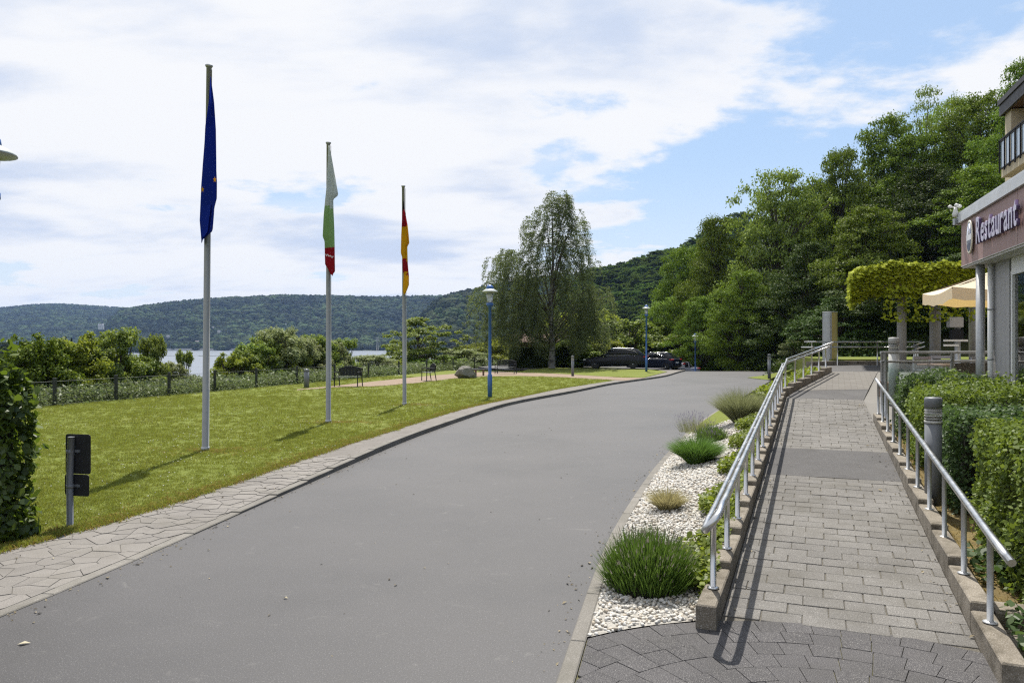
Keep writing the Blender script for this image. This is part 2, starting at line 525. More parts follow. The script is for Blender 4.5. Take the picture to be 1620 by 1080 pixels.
M_dark = mat_stone('dark_paver', (0.040, 0.038, 0.041), (0.060, 0.057, 0.061), 0.5, 1.3, 200, 0.86, 0.6, 0.10, ((0.05, 0.048, 0.045), 0.5))
M_djoint = mat_stone('mossy_joint', (0.05, 0.048, 0.036), (0.15, 0.14, 0.05), 0.2, 6, 120, 0.95, 0.4)
M_curb = mat_stone('weathered_curb', (0.15, 0.128, 0.098), (0.25, 0.22, 0.178), 0.5, 4, 120, 0.93, 0.9, 0.10, ((0.060, 0.05, 0.032), 0.95), 6.0)
M_conc = mat_stone('pale_concrete', (0.36, 0.35, 0.33), (0.45, 0.44, 0.42), 0.15, 1, 120, 0.85, 0.3)
M_pebble = None
def mat_pebble():
    t = NT('pebble')
    r = t.n('ShaderNodeObjectInfo').outputs['Random']
    q = t.n('ShaderNodeValToRGB'); e = q.color_ramp.elements
    e[0].position, e[0].color = 0.0, (0.26, 0.23, 0.19, 1)
    e[1].position, e[1].color = 1.0, (0.58, 0.56, 0.52, 1)
    for p, c in ((0.12, (0.38, 0.33, 0.26, 1)), (0.2, (0.48, 0.44, 0.38, 1)), (0.5, (0.52, 0.50, 0.46, 1)), (0.75, (0.48, 0.47, 0.45, 1))):
        k = e.new(p); k.color = c
    t.l(r, q.inputs[0]); t.bsdf(q.outputs[0], 0.6, 0, None, 0.4)
    return t.m
M_pebble = mat_pebble()
M_steel = mat_plain('brushed_steel', (0.58, 0.58, 0.58), 0.30, 1.0, 0.06, 5, 0.05, 200)
M_steel_dull = mat_plain('galvanised_steel', (0.42, 0.43, 0.44), 0.5, 0.7, 0.10, 7, 0.08, 90)
M_alu = mat_plain('flagpole_aluminium', (0.27, 0.275, 0.27), 0.5, 0.3, 0.06, 3, 0.04, 90)
M_black = mat_plain('black_paint', (0.010, 0.011, 0.015), 0.6, 0, 0.2, 6, 0, 60, 0.25)
M_fpost = mat_plain('fence_post_paint', (0.022, 0.026, 0.022), 0.55, 0, 0.2, 6)
M_signback = mat_plain('sign_back', (0.028, 0.028, 0.032), 0.5, 0.2, 0.15, 8)
M_lampblue = mat_plain('lamp_blue', (0.045, 0.13, 0.38), 0.42, 0, 0.12, 4)
M_lampwhite = mat_plain('lamp_white', (0.46, 0.49, 0.47), 0.4, 0, 0.06, 5)
M_lampglass = mat_plain('frosted_glass', (0.62, 0.66, 0.66), 0.25, 0, 0.05, 5, 0, 60, 0.5, Transmission_Weight=0.5)
M_bollard = mat_plain('bollard_grey', (0.15, 0.16, 0.175), 0.45, 0.1, 0.1, 6)
M_bollard_pale = mat_plain('bollard_pale', (0.42, 0.42, 0.40), 0.5, 0.1, 0.1, 6)
M_glass = mat_glass('clear_glass')
M_lens = mat_plain('lens_glass', (0.62, 0.62, 0.58), 0.12, 0, 0.1, 30, 0.2, 40, 0.6, Transmission_Weight=0.75)

# ------------------------------------------------------------------ terrain
FX0, FY0, FDX, FDY = -14.2, 23.5, 0.283, 0.959        # fence line
RAMP0 = Vector((1.463, 5.37)); RU = Vector((0.3714, 0.9285)); RN = Vector((0.9285, -0.3714)); RSL = 0.0590
def rs(x, y): return (x-RAMP0.x)*RU.x+(y-RAMP0.y)*RU.y
def rp(s, n, dz=0.0):
    q = RAMP0+RU*s+RN*n
    return Vector((q.x, q.y, RSL*s+dz))
WATER_Z = -10.0
HA = ([-60, 100,140,170,195,230,300,360,450,520,600,690,760,900,1100], [548, 546,527,506,488,482,474,470,466,467,469,467,466,470,470])
HB = ([-400,-100,0,50,75,100,150,195,300,420], [500,492,487,482,481,481,484,487,492,500])
HC = ([560,640,665,690,720,760,800,850,930,1100], [556,540,500,474,462,454,446,438,432,420])
HD = ([700,820,870,900,930,990,1040,1075,1120,1200,1400], [600,562,490,452,428,415,398,392,360,330,250])
HILLS = [(HB, 1750, 3400, 14), (HA, 1500, 2250, 12), (HC, 800, 1250, 12), (HD, 230, 430, 9)]
def hill_h(i, x, y):
    prof, y0, y1, tree = HILLS[i]
    px = 810+F*x/np.maximum(y, 1)
    yr = np.interp(px, prof[0], prof[1])
    zr = EYE+(545-yr)*y1/F-tree
    t = np.clip((y-y0)/(y1-y0), 0, 1.0)
    base = -9.6
    return base+(zr-base)*(0.25*t+0.75*smooth(t))-np.where(y < y0, 3, 0), t, zr
def H(x, y):
    x, y = np.asarray(x, float), np.asarray(y, float)
    d = (x-FX0)*(-FDY)+(y-FY0)*FDX                  # metres beyond the fence, towards the river
    z = np.full(x.shape, -0.07)
    z = z-1.1*smooth((x-9)/4)*np.clip((y-57)/9, 0, 1)
    und = np.sin(x*0.05)*0.4+np.sin(y*0.043+1)*0.4
    bank = -0.07-0.32*np.clip(d-1.2, 0, 100)
    low = np.where(x/np.maximum(y, 1) < -0.505, -8.2+und, -13.0)
    low = np.where((y > 55), low, -8.2)
    z = np.where(d > 1.2, np.maximum(bank, low), z)
    # wooded slope to the right
    z = np.where(d < 1.2, z+1.2*smooth((x-0.40*y)/4)*smooth((y-40)/8)+0.5*np.clip(x-np.maximum(21, 0.36*y), 0, 70)*smooth((y-36)/12), z)
    far = smooth((y-95)/60)
    z = np.where((d < 1.2), z*(1-far)+far*np.maximum(z-4, -9), z)
    z = np.where(y > 900, np.minimum(z, -13), z)
    for i in range(4):
        h, t, zr = hill_h(i, x, y)
        z = np.where((y > HILLS[i][1]-2), np.maximum(z, h), z)
    return z

def build_ground():
    rad = np.concatenate([[0.0], np.geomspace(1.2, 60, 70), np.geomspace(63, 4600, 150)])
    ang = np.concatenate([np.linspace(-180, -46, 40), np.linspace(-45, 45, 300), np.linspace(46, 180, 40)[:-1]])
    ar = np.radians(ang)
    R, T = np.meshgrid(rad, ar, indexing='ij')
    X, Y = R*np.sin(T), R*np.cos(T)
    Z = H(X, Y)
    Z = np.where(Y < 0, -0.07, Z)
    co = np.stack([X, Y, Z], -1).reshape(-1, 3)
    nr, na = len(rad), len(ang)
    i, j = np.meshgrid(np.arange(nr-1), np.arange(na), indexing='ij')
    jn = (j+1) % na
    idx = np.stack([i*na+j, i*na+jn, (i+1)*na+jn, (i+1)*na+j], -1)[1:].reshape(-1)
    me = raw_mesh('ground', M_ground, co, idx, 4)
    # centre patch
    o = link('ground', me, kind='structure')
    me.materials.append(M_hill)
    cy_ = np.zeros(len(me.polygons)*3, dtype=np.float32); me.polygons.foreach_get('center', cy_)
    cc = cy_.reshape(-1, 3)
    mi = ((cc[:, 1] > 225) & (np.hypot(cc[:, 0], cc[:, 1]) > 225)).astype(np.int32)
    me.polygons.foreach_set('material_index', mi)
    me.polygons.foreach_set('use_smooth', np.ones(len(me.polygons), dtype=bool))
build_ground()
w = MB(); w.add([(-3500, 60, WATER_Z), (2500, 60, WATER_Z), (2500, 2600, WATER_Z), (-3500, 2600, WATER_Z)], [(0,1,2,3)])
struct('river', w, M_water)

# ---- edges of road, pavement and lawn
def lz(y): return 0.006+0.094*float(smooth((y-7.0)/8.0))
def edge(pix, lawn=False, extra=()):
    out = []
    for px, py in pix:
        q = P(px, py)
        if lawn:
            for _ in range(5): q = P(px, py, lz(q.y))
        out.append((q.y, q.x))
    out += list(extra); out.sort()
    ys, xs = [a for a, _ in out], [b for _, b in out]
    s0 = (xs[1]-xs[0])/(ys[1]-ys[0])
    return ys, xs, s0
KL = edge([(0,981),(118,935),(207,896),(317,837),(400,804),(500,760),(640,697),(800,641),(920,619),(963,609),(1028,600),(1055,596),(1074,589.5)], extra=[(57.5, 13.2)])
LE = edge([(0,877),(98,855),(178,830),(252,801),(379,760),(500,718),(624,679),(682,660),(749,641),(820,628),(880,615),(975,601),(1055,587.5)], True)
KR = edge([(880,1080),(920,960),(960,850),(1030,745),(1090,680),(1130,652)], extra=[(30, 9.25), (43.6, 15.0), (57.5, 21)])
def ex(e, y):
    ys, xs, s0 = e
    if y < ys[0]: return xs[0]+(y-ys[0])*s0
    return float(np.interp(y, ys, xs))
# smooth the three curves
def smooth_edge(e, step=0.5, k=1.6):
    ys = np.arange(0.5, 58, step); xs = np.array([ex(e, y) for y in ys])
    w_ = np.exp(-0.5*(np.arange(-8, 9)*step/ k)**2); w_ /= w_.sum()
    pad = np.concatenate([xs[0]-(xs[1]-xs[0])*np.arange(8, 0, -1), xs, xs[-1]+(xs[-1]-xs[-2])*np.arange(1, 9)])
    return list(ys), list(np.convolve(pad, w_, 'valid')), (xs[1]-xs[0])/step
KL, LE, KR = smooth_edge(KL), smooth_edge(LE), smooth_edge(KR, k=0.9)
def strip(rows, z=None, mi=0):
    """rows: list of (y, xl, xr, zl, zr, n) -> grid"""
    m = MB(); n = rows[0][5]
    vs = []
    for (y, xl, xr, zl, zr, _) in rows:
        for k in range(n+1):
            t = k/n; vs.append((xl+(xr-xl)*t, y, zl+(zr-zl)*t))
    fs = []
    for i in range(len(rows)-1):
        for k in range(n):
            fs.append((i*(n+1)+k, i*(n+1)+k+1, (i+2-1)*(n+1)+k+1, (i+1)*(n+1)+k))
    return m.add(vs, fs, mi, True)
ys = list(np.arange(1.0, 57.1, 0.5))
rows = [(y, ex(KL, y), ex(KR, y), 0, 0, 4) for y in ys]
for y, z in ((60, -0.22), (63, -0.55), (68, -0.98), (76, -1.12), (95, -1.15)):
    rows.append((y, ex(KL, 57)+(y-57)*0.25, 21+(y-57)*0.1, z, z, 4))
struct('road', strip(rows), M_asph)

# pavement: mortar sheet with crazy-paved flagstones proud of it
KW = 0.13
rows = [(y, ex(LE, y), ex(KL, y)-KW, lz(y)-0.007, lz(y)-0.007, 3) for y in np.arange(1.0, 13.01, 0.5)]
pave = struct('pavement', strip(rows), M_joint)
rows = [(y, ex(LE, y), ex(KL, y)-KW, lz(y)-0.006, lz(y)-0.006, 3) for y in np.arange(13.0, 57.01, 0.5)]
def mat_crazy():
    t = NT('crazy_paving'); v = t.geo()
    vo = t.n('ShaderNodeTexVoronoi', feature='DISTANCE_TO_EDGE'); vo.inputs['Scale'].default_value = 3.8; t.l(v, vo.inputs['Vector'])
    c = t.mix(t.rng(t.noise(v, 1.2, 6), 0.3, 0.7), (0.155, 0.143, 0.132), (0.205, 0.19, 0.174))
    c = t.mix(t.rng(vo.outputs['Distance'], 0.0, 0.03, 0.8, 0), c, (0.09, 0.08, 0.065))
    c = t.mix(t.rng(t.noise(v, 150, 2), 0.5, 0.7, 0, 0.4), c, (0.1, 0.09, 0.08))
    t.bsdf(c, 0.9, 0, t.bump(t.noise(v, 90, 3), 0.4, 0.006), 0.3); return t.m
struct('footpath', strip(rows), mat_crazy())
seeds = []
yy = 3.6
while yy < 14.2:
    xl, xr = ex(LE, yy), ex(KL, yy)-KW
    nn = max(2, int(round((xr-xl+0.25)/0.225)))
    for k in range(-2, nn+3):
        seeds.append((xl+(k+0.5)*(xr-xl)/nn+random.uniform(-.12, .12), yy+random.uniform(-.10, .10)))
    yy += 0.215
cnt = 0; restm = MB()
for (sx, sy) in seeds:
    if sy > 13 or sy < 3.8: continue
    xl, xr = ex(LE, sy), ex(KL, sy)-KW
    if not (xl-.36 < sx < xr+.36): continue
    poly = [(sx-.5, sy-.5), (sx+.5, sy-.5), (sx+.5, sy+.5), (sx-.5, sy+.5)]
    for (ox, oy) in seeds:
        if (ox, oy) == (sx, sy) or abs(ox-sx) > 0.95 or abs(oy-sy) > 0.95: continue
        a, b = ox-sx, oy-sy; L_ = sqrt(a*a+b*b); a /= L_; b /= L_
        poly = clip_poly(poly, a, b, a*sx+b*sy+L_/2-0.0032)
        if len(poly) < 3: break
    for (e, sg, off) in ((LE, -1, 0.0), (KL, 1, -KW-0.004)):
        s_ = (ex(e, sy+.2)-ex(e, sy-.2))/0.4; q = sqrt(1+s_*s_)
        poly = clip_poly(poly, sg/q, -sg*s_/q, sg*(ex(e, sy)+off-s_*sy)/q)
        if len(poly) < 3: break
    if len(poly) < 3: continue
    ar = abs(sum(poly[i][0]*poly[(i+1) % len(poly)][1]-poly[(i+1) % len(poly)][0]*poly[i][1] for i in range(len(poly))))/2
    if ar < 0.006: continue
    m = MB(); zt = lz(sy)+random.uniform(-.003, .003)
    loc = [(x-sx, y-sy) for x, y in poly]
    m.prism(loc, -0.025, 0.0)
    if cnt < 290:
        part('flagstone', m, M_flag, pave, None, (sx, sy, zt)); cnt += 1
    else:
        restm.prism([(x, y) for x, y in poly], zt-.025, zt)
part('flagstones', restm, M_flag, pave, None, kind='stuff')

# kerbs, stone by stone
def kerb_run(name, e, y0, y1, side, ztop, length=0.98, width=0.12):
    o = None
    y = y0; k = 0
    while y < y1:
        s_ = (ex(e, y+.3)-ex(e, y-.3))/0.6; L_ = sqrt(1+s_*s_)
        y2 = y+length/L_
        a, b = Vector((ex(e, y), y, 0)), Vector((ex(e, y2), y2, 0))
        d = (b-a); ln = d.length; d.normalize(); nrm = Vector((-d.y, d.x, 0))*side
        zt = ztop((y+y2)/2)
        m = MB(); M = Matrix(((d.x, nrm.x, 0, a.x), (d.y, nrm.y, 0, a.y), (0, 0, 1, 0), (0, 0, 0, 1)))
        m.cbox(ln/2, width/2, (zt-0.09)/2, ln-0.008, width-0.006, zt+0.09, 0, M, 0.008)
        if o is None:
            o = struct(name, MB().prism([(a.x-.02, a.y+.02), (a.x+.02, a.y+.02), (a.x+.02, a.y+.06), (a.x-.02, a.y+.06)], -0.08, -0.05), M_kerb)
        part('kerb_stone', m, M_kerb, o, None); k += 1
        y = y2
    return o
kerb_run('kerb', KL, 3.2, 56.5, 1, lambda y: lz(y)+0.004)
def arc_y(x):   # far edge of the dark forecourt paving
    r2 = 2.02**2-(x-1.62)**2
    return 3.44+sqrt(max(r2, 0.01))
kerb_run('kerb', KR, 2.2, 24, -1, lambda y: 0.025, 0.98, 0.11)

# lawn sheet
def fence_x(y): return FX0+(y-FY0)*FDX/FDY
rows = []
for y in np.arange(4.0, 56.1, 0.5):
    xl = min(fence_x(y)-0.6, -14.5) if y < 23 else fence_x(y)-0.6
    rows.append((y, xl, ex(LE, y)+0.02, lz(y), lz(y), 12))
lawn = struct('lawn', strip(rows), M_lawn)
def sheet(name, pts, mat):
    m = MB(); m.add(pts, [tuple(range(len(pts)))])
    me = m.mesh(name, mat); bm = bmesh.new(); bm.from_mesh(me)
    bmesh.ops.triangulate(bm, faces=bm.faces[:]); bmesh.ops.recalc_face_normals(bm, faces=bm.faces[:])
    for f in bm.faces:
        if f.normal.z < 0: f.normal_flip()
    bm.to_mesh(me); bm.free()
    return link(name, me, kind='structure')
PATHZ = 0.108
path_near = [(470,617),(527,612.8),(605,610.3),(664,605),(717,598.4),(773,595),(820,594.2),(900,597),(955,600.5),(990,601.5)]
path_far = [(1022,597.2),(985,597),(950,595),(900,592),(870,590.5),(820,589),(790,587),(755,588.7),(712,591.5),(675,594.5),(631,599),(590,603.2),(560,606.5),(520,611),(470,615.5)]
sheet('path', [P(a, b, PATHZ) for a, b in path_near+path_far], M_path)
l2 = [(820,589,PATHZ+.006),(870,590.3,PATHZ+.006),(900,591.8,PATHZ+.006),(950,594.8,PATHZ+.006),(985,596.8,PATHZ+.006),(1020,596.8,.11),(1056,587.5,.12),(1010,582.5,.2),(950,581,.2),(880,581,.2),(835,584,.2)]
sheet('lawn_bank', [P(a, b, z) for a, b, z in l2], M_lawn)
m = MB(); pk = [P(800,585,.19), P(1040,583.5,.19), Vector((13, 62, .1)), Vector((14, 75, .1)), Vector((-3, 80, .19)), Vector((-4, 66, .19))]
sheet('parking_area', pk, M_asph)
# ------------------------------------------------------------------ ramp, forecourt, terrace
RW = 1.63
def rz(x, y): return RSL*rs(x, y)
PUW, PUD = 0.285, 0.19
def half_paver(w):
    m = MB(); return m.cbox(0, 0, -0.03, w-0.006, PUD-0.006, 0.06, 0, None, 0.003).mesh('paver', M_paver)
PAV = {}
RROT = Matrix(((RN.x, RU.x, 0), (RN.y, RU.y, 0), (0, 0, 1)))
tilt = Matrix.Rotation(math.atan(RSL), 3, 'X')
reul = (RROT @ tilt).to_euler()
def flight(s0, s1):
    a, b, c, d = rp(s0, 0, -.006), rp(s0, RW, -.006), rp(s1, RW, -.006), rp(s1, 0, -.006)
    o = struct('ramp_flight', MB().add([a, b, c, d], [(0,1,2,3)]), M_pjoint)
    n = int(round((s1-s0)/PUD)); dd = (s1-s0)/n
    for r in range(n):
        off = -PUW*random.choice((0.0, 0.5)) if False else -(PUW*0.5 if r % 2 else 0.0)-random.choice((0, 0.02, -0.015))
        x = off
        while x < RW-0.02:
            x0, x1 = max(0, x), min(RW, x+PUW)
            w_ = round(x1-x0, 2)
            if w_ > 0.04:
                q = rp(s0+(r+.5)*dd, (x0+x1)/2, 0.004+random.uniform(-.0035, .003))
                if not (s0 < 1 and q.y < arc_y(q.x)+0.02):
                    if w_ not in PAV: PAV[w_] = half_paver(w_)
                    part('paver', PAV[w_], None, o, None, q, (reul.x+random.uniform(-.004, .004), reul.y+random.uniform(-.006, .006), reul.z+random.uniform(-.004, .004)))
            x += PUW
    return o
def on_ramp_s(px, py):
    k = (py-545)/F; u = (px-810)/F
    s1 = u*RU.x+RU.y; s0 = -(RAMP0.x*RU.x+RAMP0.y*RU.y)
    Y = (EYE-RSL*s0)/(RSL*s1+k)
    return s0+s1*Y
S_A, S_B, S_C = on_ramp_s(1320, 756), on_ramp_s(1320, 712), on_ramp_s(1320, 631.5)
flight(-0.55, S_A)
flight(S_B, S_C)
def ramp_sheet(name, s0, s1, dz, mat):
    return struct(name, MB().add([rp(s0, 0, dz), rp(s0, RW, dz), rp(s1, RW, dz), rp(s1, 0, dz)], [(0,1,2,3)]), mat)
M_band = mat_stone('dark_rest_band', (0.048, 0.046, 0.048), (0.068, 0.066, 0.067), 0.35, 1.1, 170, 0.85, 0.4, 0, ((0.035, 0.032, 0.03), 0.5))
ramp_sheet('landing', S_A+.004, S_B-.004, 0.004, M_band)
CL = [Vector((6.31, 17.6, 0.78)), Vector((9.54, 22.6, 1.2))]      # upper flight, left edge
l2p = [rp(S_C+.004, 0, .004), rp(S_C+.004, RW, .004), Vector((8.74, 18.6, .90)), Vector((6.97, 18.6, .875))]
struct('landing', MB().add(l2p, [(0,1,2,3)]), M_band)
def mat_upper():
    t = NT('upper_paving'); v = t.geo()
    mp = t.n('ShaderNodeMapping'); mp.inputs['Rotation'].default_value = (0, 0, 0.4); t.l(v, mp.inputs['Vector'])
    b = t.n('ShaderNodeTexBrick'); b.inputs['Scale'].default_value = 1; b.inputs['Brick Width'].default_value = .285; b.inputs['Row Height'].default_value = .19
    b.inputs['Mortar Size'].default_value = .006
    b.inputs['Color1'].default_value = (.135, .126, .115, 1); b.inputs['Color2'].default_value = (.165, .155, .142, 1); b.inputs['Mortar'].default_value = (.085, .078, .066, 1)
    t.l(mp.outputs[0], b.inputs['Vector'])
    t.bsdf(b.outputs[0], .9, 0, t.bump(t.noise(v, 120, 3), .4, .006), .3); return t.m
struct('ramp_flight', MB().add([(6.97,18.6,.879), (8.74,18.6,.904), (10.9,22.6,1.2), (9.54,22.6,1.2)], [(0,1,2,3)]), mat_upper())
# terrace and plateau slabs
M_terr = mat_stone('terrace_slab', (0.14, 0.133, 0.122), (0.18, 0.172, 0.158), 0.25, 1, 120, 0.85, 0.3)
terr = [(6.52,13.85), (7.60,16.86), (8.50,18.60), (21,18.60), (21,11.5)]
TZ = {terr[0]: .535, terr[1]: .755, terr[2]: .86}
struct('terrace', MB().prism(terr, -0.1, lambda x, y: TZ.get((x, y), .86)), M_terr)
struct('terrace', MB().prism([(8.45,18.605), (10.62,22.595), (21,22.595), (21,18.605)], -0.1, lambda x, y: .86 if y < 20 else 1.185), M_terr)
plat = [(9.2,22.6), (21,22.6), (21,29.6), (13.2,29.6), (11.2,28.4)]
struct('plateau', MB().prism(plat, -0.1, 1.2), M_band)
struct('low_wall', MB().prism([(11.3,28.55), (13.2,29.62), (21,29.62), (21,29.85), (13.1,29.85), (11.15,28.75)], -0.1, 1.36), M_curb)
struct('grass_verge', MB().prism([(12.6,29.9), (24,29.9), (24,36), (13.5,36)], -0.1, 1.42), M_lawn)
# forecourt of dark pavers in rings
CX, CY, R0 = 1.62, 3.44, 2.02
disc = [(CX+R0*cos(t), CY+R0*sin(t)) for t in np.linspace(0, 2*pi, 96, endpoint=False)]
disc = [p for p in disc if p[0] > ex(KR, p[1])+.10]
k_ = max(range(len(disc)), key=lambda i: sqrt((disc[i][0]-disc[i-1][0])**2+(disc[i][1]-disc[i-1][1])**2))
disc = disc[k_:]+disc[:k_]
ya, yb__ = disc[-1][1], disc[0][1]
disc += [(ex(KR, ya+(yb__-ya)*t)+.112, ya+(yb__-ya)*t) for t in np.linspace(0, 1, 9)]
fore = struct('forecourt', MB().add([(x, y, 0.004) for x, y in disc], [tuple(range(len(disc)))]), M_djoint)
RD, PWD = 0.195, 0.185
npv = 0
for ring in range(7):
    ro = R0-ring*RD-.004; ri = ro-RD+.005
    nseg = max(6, int(round(2*pi*(ro+ri)/2/PWD)))
    off = random.random()
    for k in range(nseg):
        t0 = 2*pi*(k+off)/nseg; t1 = 2*pi*(k+1+off)/nseg; tm = (t0+t1)/2
        g = 0.0026/ro
        cx, cy2 = CX+(ro+ri)/2*cos(tm), CY+(ro+ri)/2*sin(tm)
        if cy2 < 3.9 or npv >= 300: continue
        poly = [(CX+r*cos(t)-cx, CY+r*sin(t)-cy2) for r, t in ((ri, t0+g), (ro, t0+g), (ro, tm), (ro, t1-g), (ri, t1-g))]
        ks = (ex(KR, cy2+.1)-ex(KR, cy2-.1))/.2
        poly = clip_poly(poly, -1, ks, -(ex(KR, cy2)+.118-cx))
        if len(poly) < 3 or abs(sum(poly[i][0]*poly[(i+1) % len(poly)][1]-poly[(i+1) % len(poly)][0]*poly[i][1] for i in range(len(poly)))) < .006: continue
        m = MB().prism(poly, -0.03, 0)
        part('paver', m, M_dark, fore, None, (cx, cy2, 0.016+random.uniform(-.002, .002))); npv += 1

# planting bed left of the ramp: gravel, then rough green bank
def rampleft(y):
    if y < 17.6:
        x = RAMP0.x+0.4*(y-RAMP0.y)-0.16
        return x, RSL*rs(x, y)
    t = (y-17.6)/5.0
    return 6.31+3.23*t-0.2, 0.78+0.42*min(t, 1)
rows = []
for y in np.concatenate([np.arange(4.96, 5.46, .05), np.arange(5.47, 17.1, 0.3)]):
    x1, z1 = rampleft(y); x1 = min(x1, CX-sqrt(max(0, R0*R0-(y-CY)**2))-.07) if y < CY+R0 else x1
    if x1 < ex(KR, y)+.08: continue
    rows.append((y, ex(KR, y)+0.11, x1+.06, 0.015, max(0.02, z1*0.9), 4))
bed = struct('gravel_bed', strip(rows), M_gravelbase)
rows = []
for y in np.arange(16.8, 26.1, 0.4):
    x1, z1 = rampleft(y); rows.append((y, min(ex(KR, y), x1-.5), x1+.06, 0.0, max(0.02, z1*0.95), 4))
struct('grass_bank', strip(rows), M_lawn)
isl = [P(1181,597,.02), P(1215,600.5,.02), P(1262,603,.05), A(1305,27,1.0), A(1290,36,.8), A(1255,40,.7), A(1205,46,.12)]
sheet('grass_island', isl, M_lawn)
# bed right of the ramp
rb = MB()
rows_ = []
for s in np.arange(-0.6, 10.01, 0.4):
    rows_.append([rp(s, n, -0.03+0.02*sin(s*3+n*2)) for n in (RW+.05, RW+.5, RW+1.2, RW+2.2, RW+3.4)])
vs = [v for r in rows_ for v in r]; fs = []
for i in range(len(rows_)-1):
    for k in range(4): fs.append((i*5+k, i*5+k+1, i*5+k+6, i*5+k+5))
struct('planting_bed', rb.add(vs, fs, 0, True), M_bedsoil)

# ---- stepped curbs of the ramp
def curb(label, pts_fn, n_stones, length, side):
    """pts_fn(k, t) -> Vector point on the inner edge"""
    o = None
    for k in range(n_stones):
        a, b = pts_fn(k*length), pts_fn((k+1)*length)
        d = b-a; ln = Vector((d.x, d.y)).length
        dd = Vector((d.x/ln, d.y/ln, 0)); nn = Vector((dd.y, -dd.x, 0))*side
        zb, zt = min(a.z, b.z)-0.12, max(a.z, b.z)+0.14+random.uniform(-.008, .008)
        M = Matrix(((dd.x, nn.x, 0, a.x), (dd.y, nn.y, 0, a.y), (0, 0, 1, 0), (0, 0, 0, 1)))
        m = MB().cbox(ln/2, 0.07, (zb+zt)/2, ln-0.012, 0.14, zt-zb, 0, M, 0.01)
        if o is None:
            o = thing('stepped_curb', label, 'curb', a)
            inv = Matrix.Translation(-a)
        q = MB(); q.add([inv @ Vector(v) for v in m.v], m.f)
        part('curb_stone', q, M_curb, o)
    return o
SL0 = -0.12
curb('row of stepped concrete curb stones under the double handrail', lambda t: rp(SL0+t, -0.004), 14, 0.955, -1)
def uppercurb(t):
    q = CL[0]+(CL[1]-CL[0])*(t/(CL[1]-CL[0]).length); return q
curb('dark curb stones along the upper ramp beside the green bank', lambda t: uppercurb(t), 6, 0.985, -1)
SR0 = -0.42
curb('row of stepped concrete curb stones under the single handrail by the hedges', lambda t: rp(SR0+t, RW+0.004), 11, 0.955, 1)
def step_block(px, py, z, sx, sy, sz, lab):
    q = P(px, py, z)
    m = MB().cbox(0, 0, sz/2-.05, sx, sy, sz+.05, 0, None, .012)
    solo('stone_block', m, M_curb, lab, 'stone block', (q.x, q.y, z), (0, 0, -.38))
step_block(1608, 985, 0.02, .3, .26, .13, 'low stone block behind the curb end, under the hedge')
step_block(1640, 1030, 0.0, .3, .3, .10, 'lower stone block at the corner right of the curb end')

# ---- handrails
RAD = 0.0265
def base_plate(m, q):
    m.lathe([(0.045, 0), (0.045, 0.006), (0.022, 0.012)], 12, q)
hl = thing('handrail', 'double tube steel handrail looping at its near end, left of the ramp', 'handrail', rp(0, -.07))
O = -rp(0, -.07)
POST_H = 0.60
def lrail(s, dn=0.0, dz=0.0): return rp(s, -0.072+dn, 0.14+POST_H+dz)+O
S_END = rs(CL[0].x, CL[0].y)
UDN, UDZ = 0.100, 0.125
up_pts = [lrail(s, UDN, UDZ) for s in (0.18, 2, 5, 9, S_END-.1)]
ud = (CL[1]-CL[0]).normalized(); un = Vector((ud.y, -ud.x, 0)).normalized()
def urail(t, dn=0.0, dz=0.0):
    q = uppercurb(t)-un*0.072; return Vector((q.x, q.y, q.z+0.14+POST_H+dz))+un*dn+O
# near loop, dipping
def loop_pts():
    out = []
    for k in range(9):
        a = pi*k/8
        c = (1-cos(a))/2            # 0 upper .. 1 lower
        s = 0.10-0.28-sin(a)*0.07
        out.append(lrail(s, UDN*(1-c), UDZ*(1-c)-0.005))
    return out
lp = loop_pts()
lo_pts = [lrail(s) for s in (0.18, 2, 5, 9, S_END)]
tm = MB().tube([urail(5.9, UDN, UDZ), urail(3, UDN, UDZ), urail(.15, UDN, UDZ)]+up_pts[::-1]+[lrail(0.0, UDN, UDZ+.012)]+lp+[lrail(0.0, 0, .012)]+lo_pts+[urail(.15), urail(3), urail(5.9)], RAD, 12)
part('rail', tm, M_steel, hl)
spc = 0.955
for k in range(14):
    s = 0.40-0.12+k*spc
    if s > S_END-.2: break
    q = rp(s, -.072, 0.14)+O
    m = MB(); z0 = 0.145+RSL*(s-0) 
    # the post stands on its stepped stone
    q.z = RSL*(SL0+(k+1)*spc)+0.14+O.z
    topz = lrail(s).z
    m.tube([q, Vector((q.x, q.y, topz))], 0.023, 10)
    pm = part('post', m, M_steel, hl)
    bp = MB(); base_plate(bp, q); part('base_plate', bp, M_steel, pm)
    st = MB().tube([lrail(s), lrail(s, UDN*.55, UDZ*.25), lrail(s, UDN, UDZ)], 0.007, 6); part('strut', st, M_steel, pm)
for k in range(6):
    t = 0.45+k*0.985
    q = uppercurb(t)-un*.072+O; top = urail(t)
    q.z += 0.14
    pm = part('post', MB().tube([q, top], 0.023, 10), M_steel, hl)
    bp = MB(); base_plate(bp, q); part('base_plate', bp, M_steel, pm)
    part('strut', MB().tube([top, urail(t, UDN*.55, UDZ*.25), urail(t, UDN, UDZ)], 0.007, 6), M_steel, pm)
hr = thing('handrail', 'single tube steel handrail in front of the hedges, right of the ramp', 'handrail', rp(0, RW+.07))
O2 = -rp(0, RW+.07)
def rrail(s, dz=0.0, dn=0): return rp(s, RW+.075+dn, 0.14+POST_H-.01+dz)+O2
rpts = [rrail(-.12, -.05, .04), rrail(-.03, -.025, .02), rrail(.08, -.004, .004), rrail(.22, 0), rrail(2), rrail(5), rrail(9), rrail(10.4)]
part('rail', MB().tube(rpts, 0.027, 12), M_steel, hr)
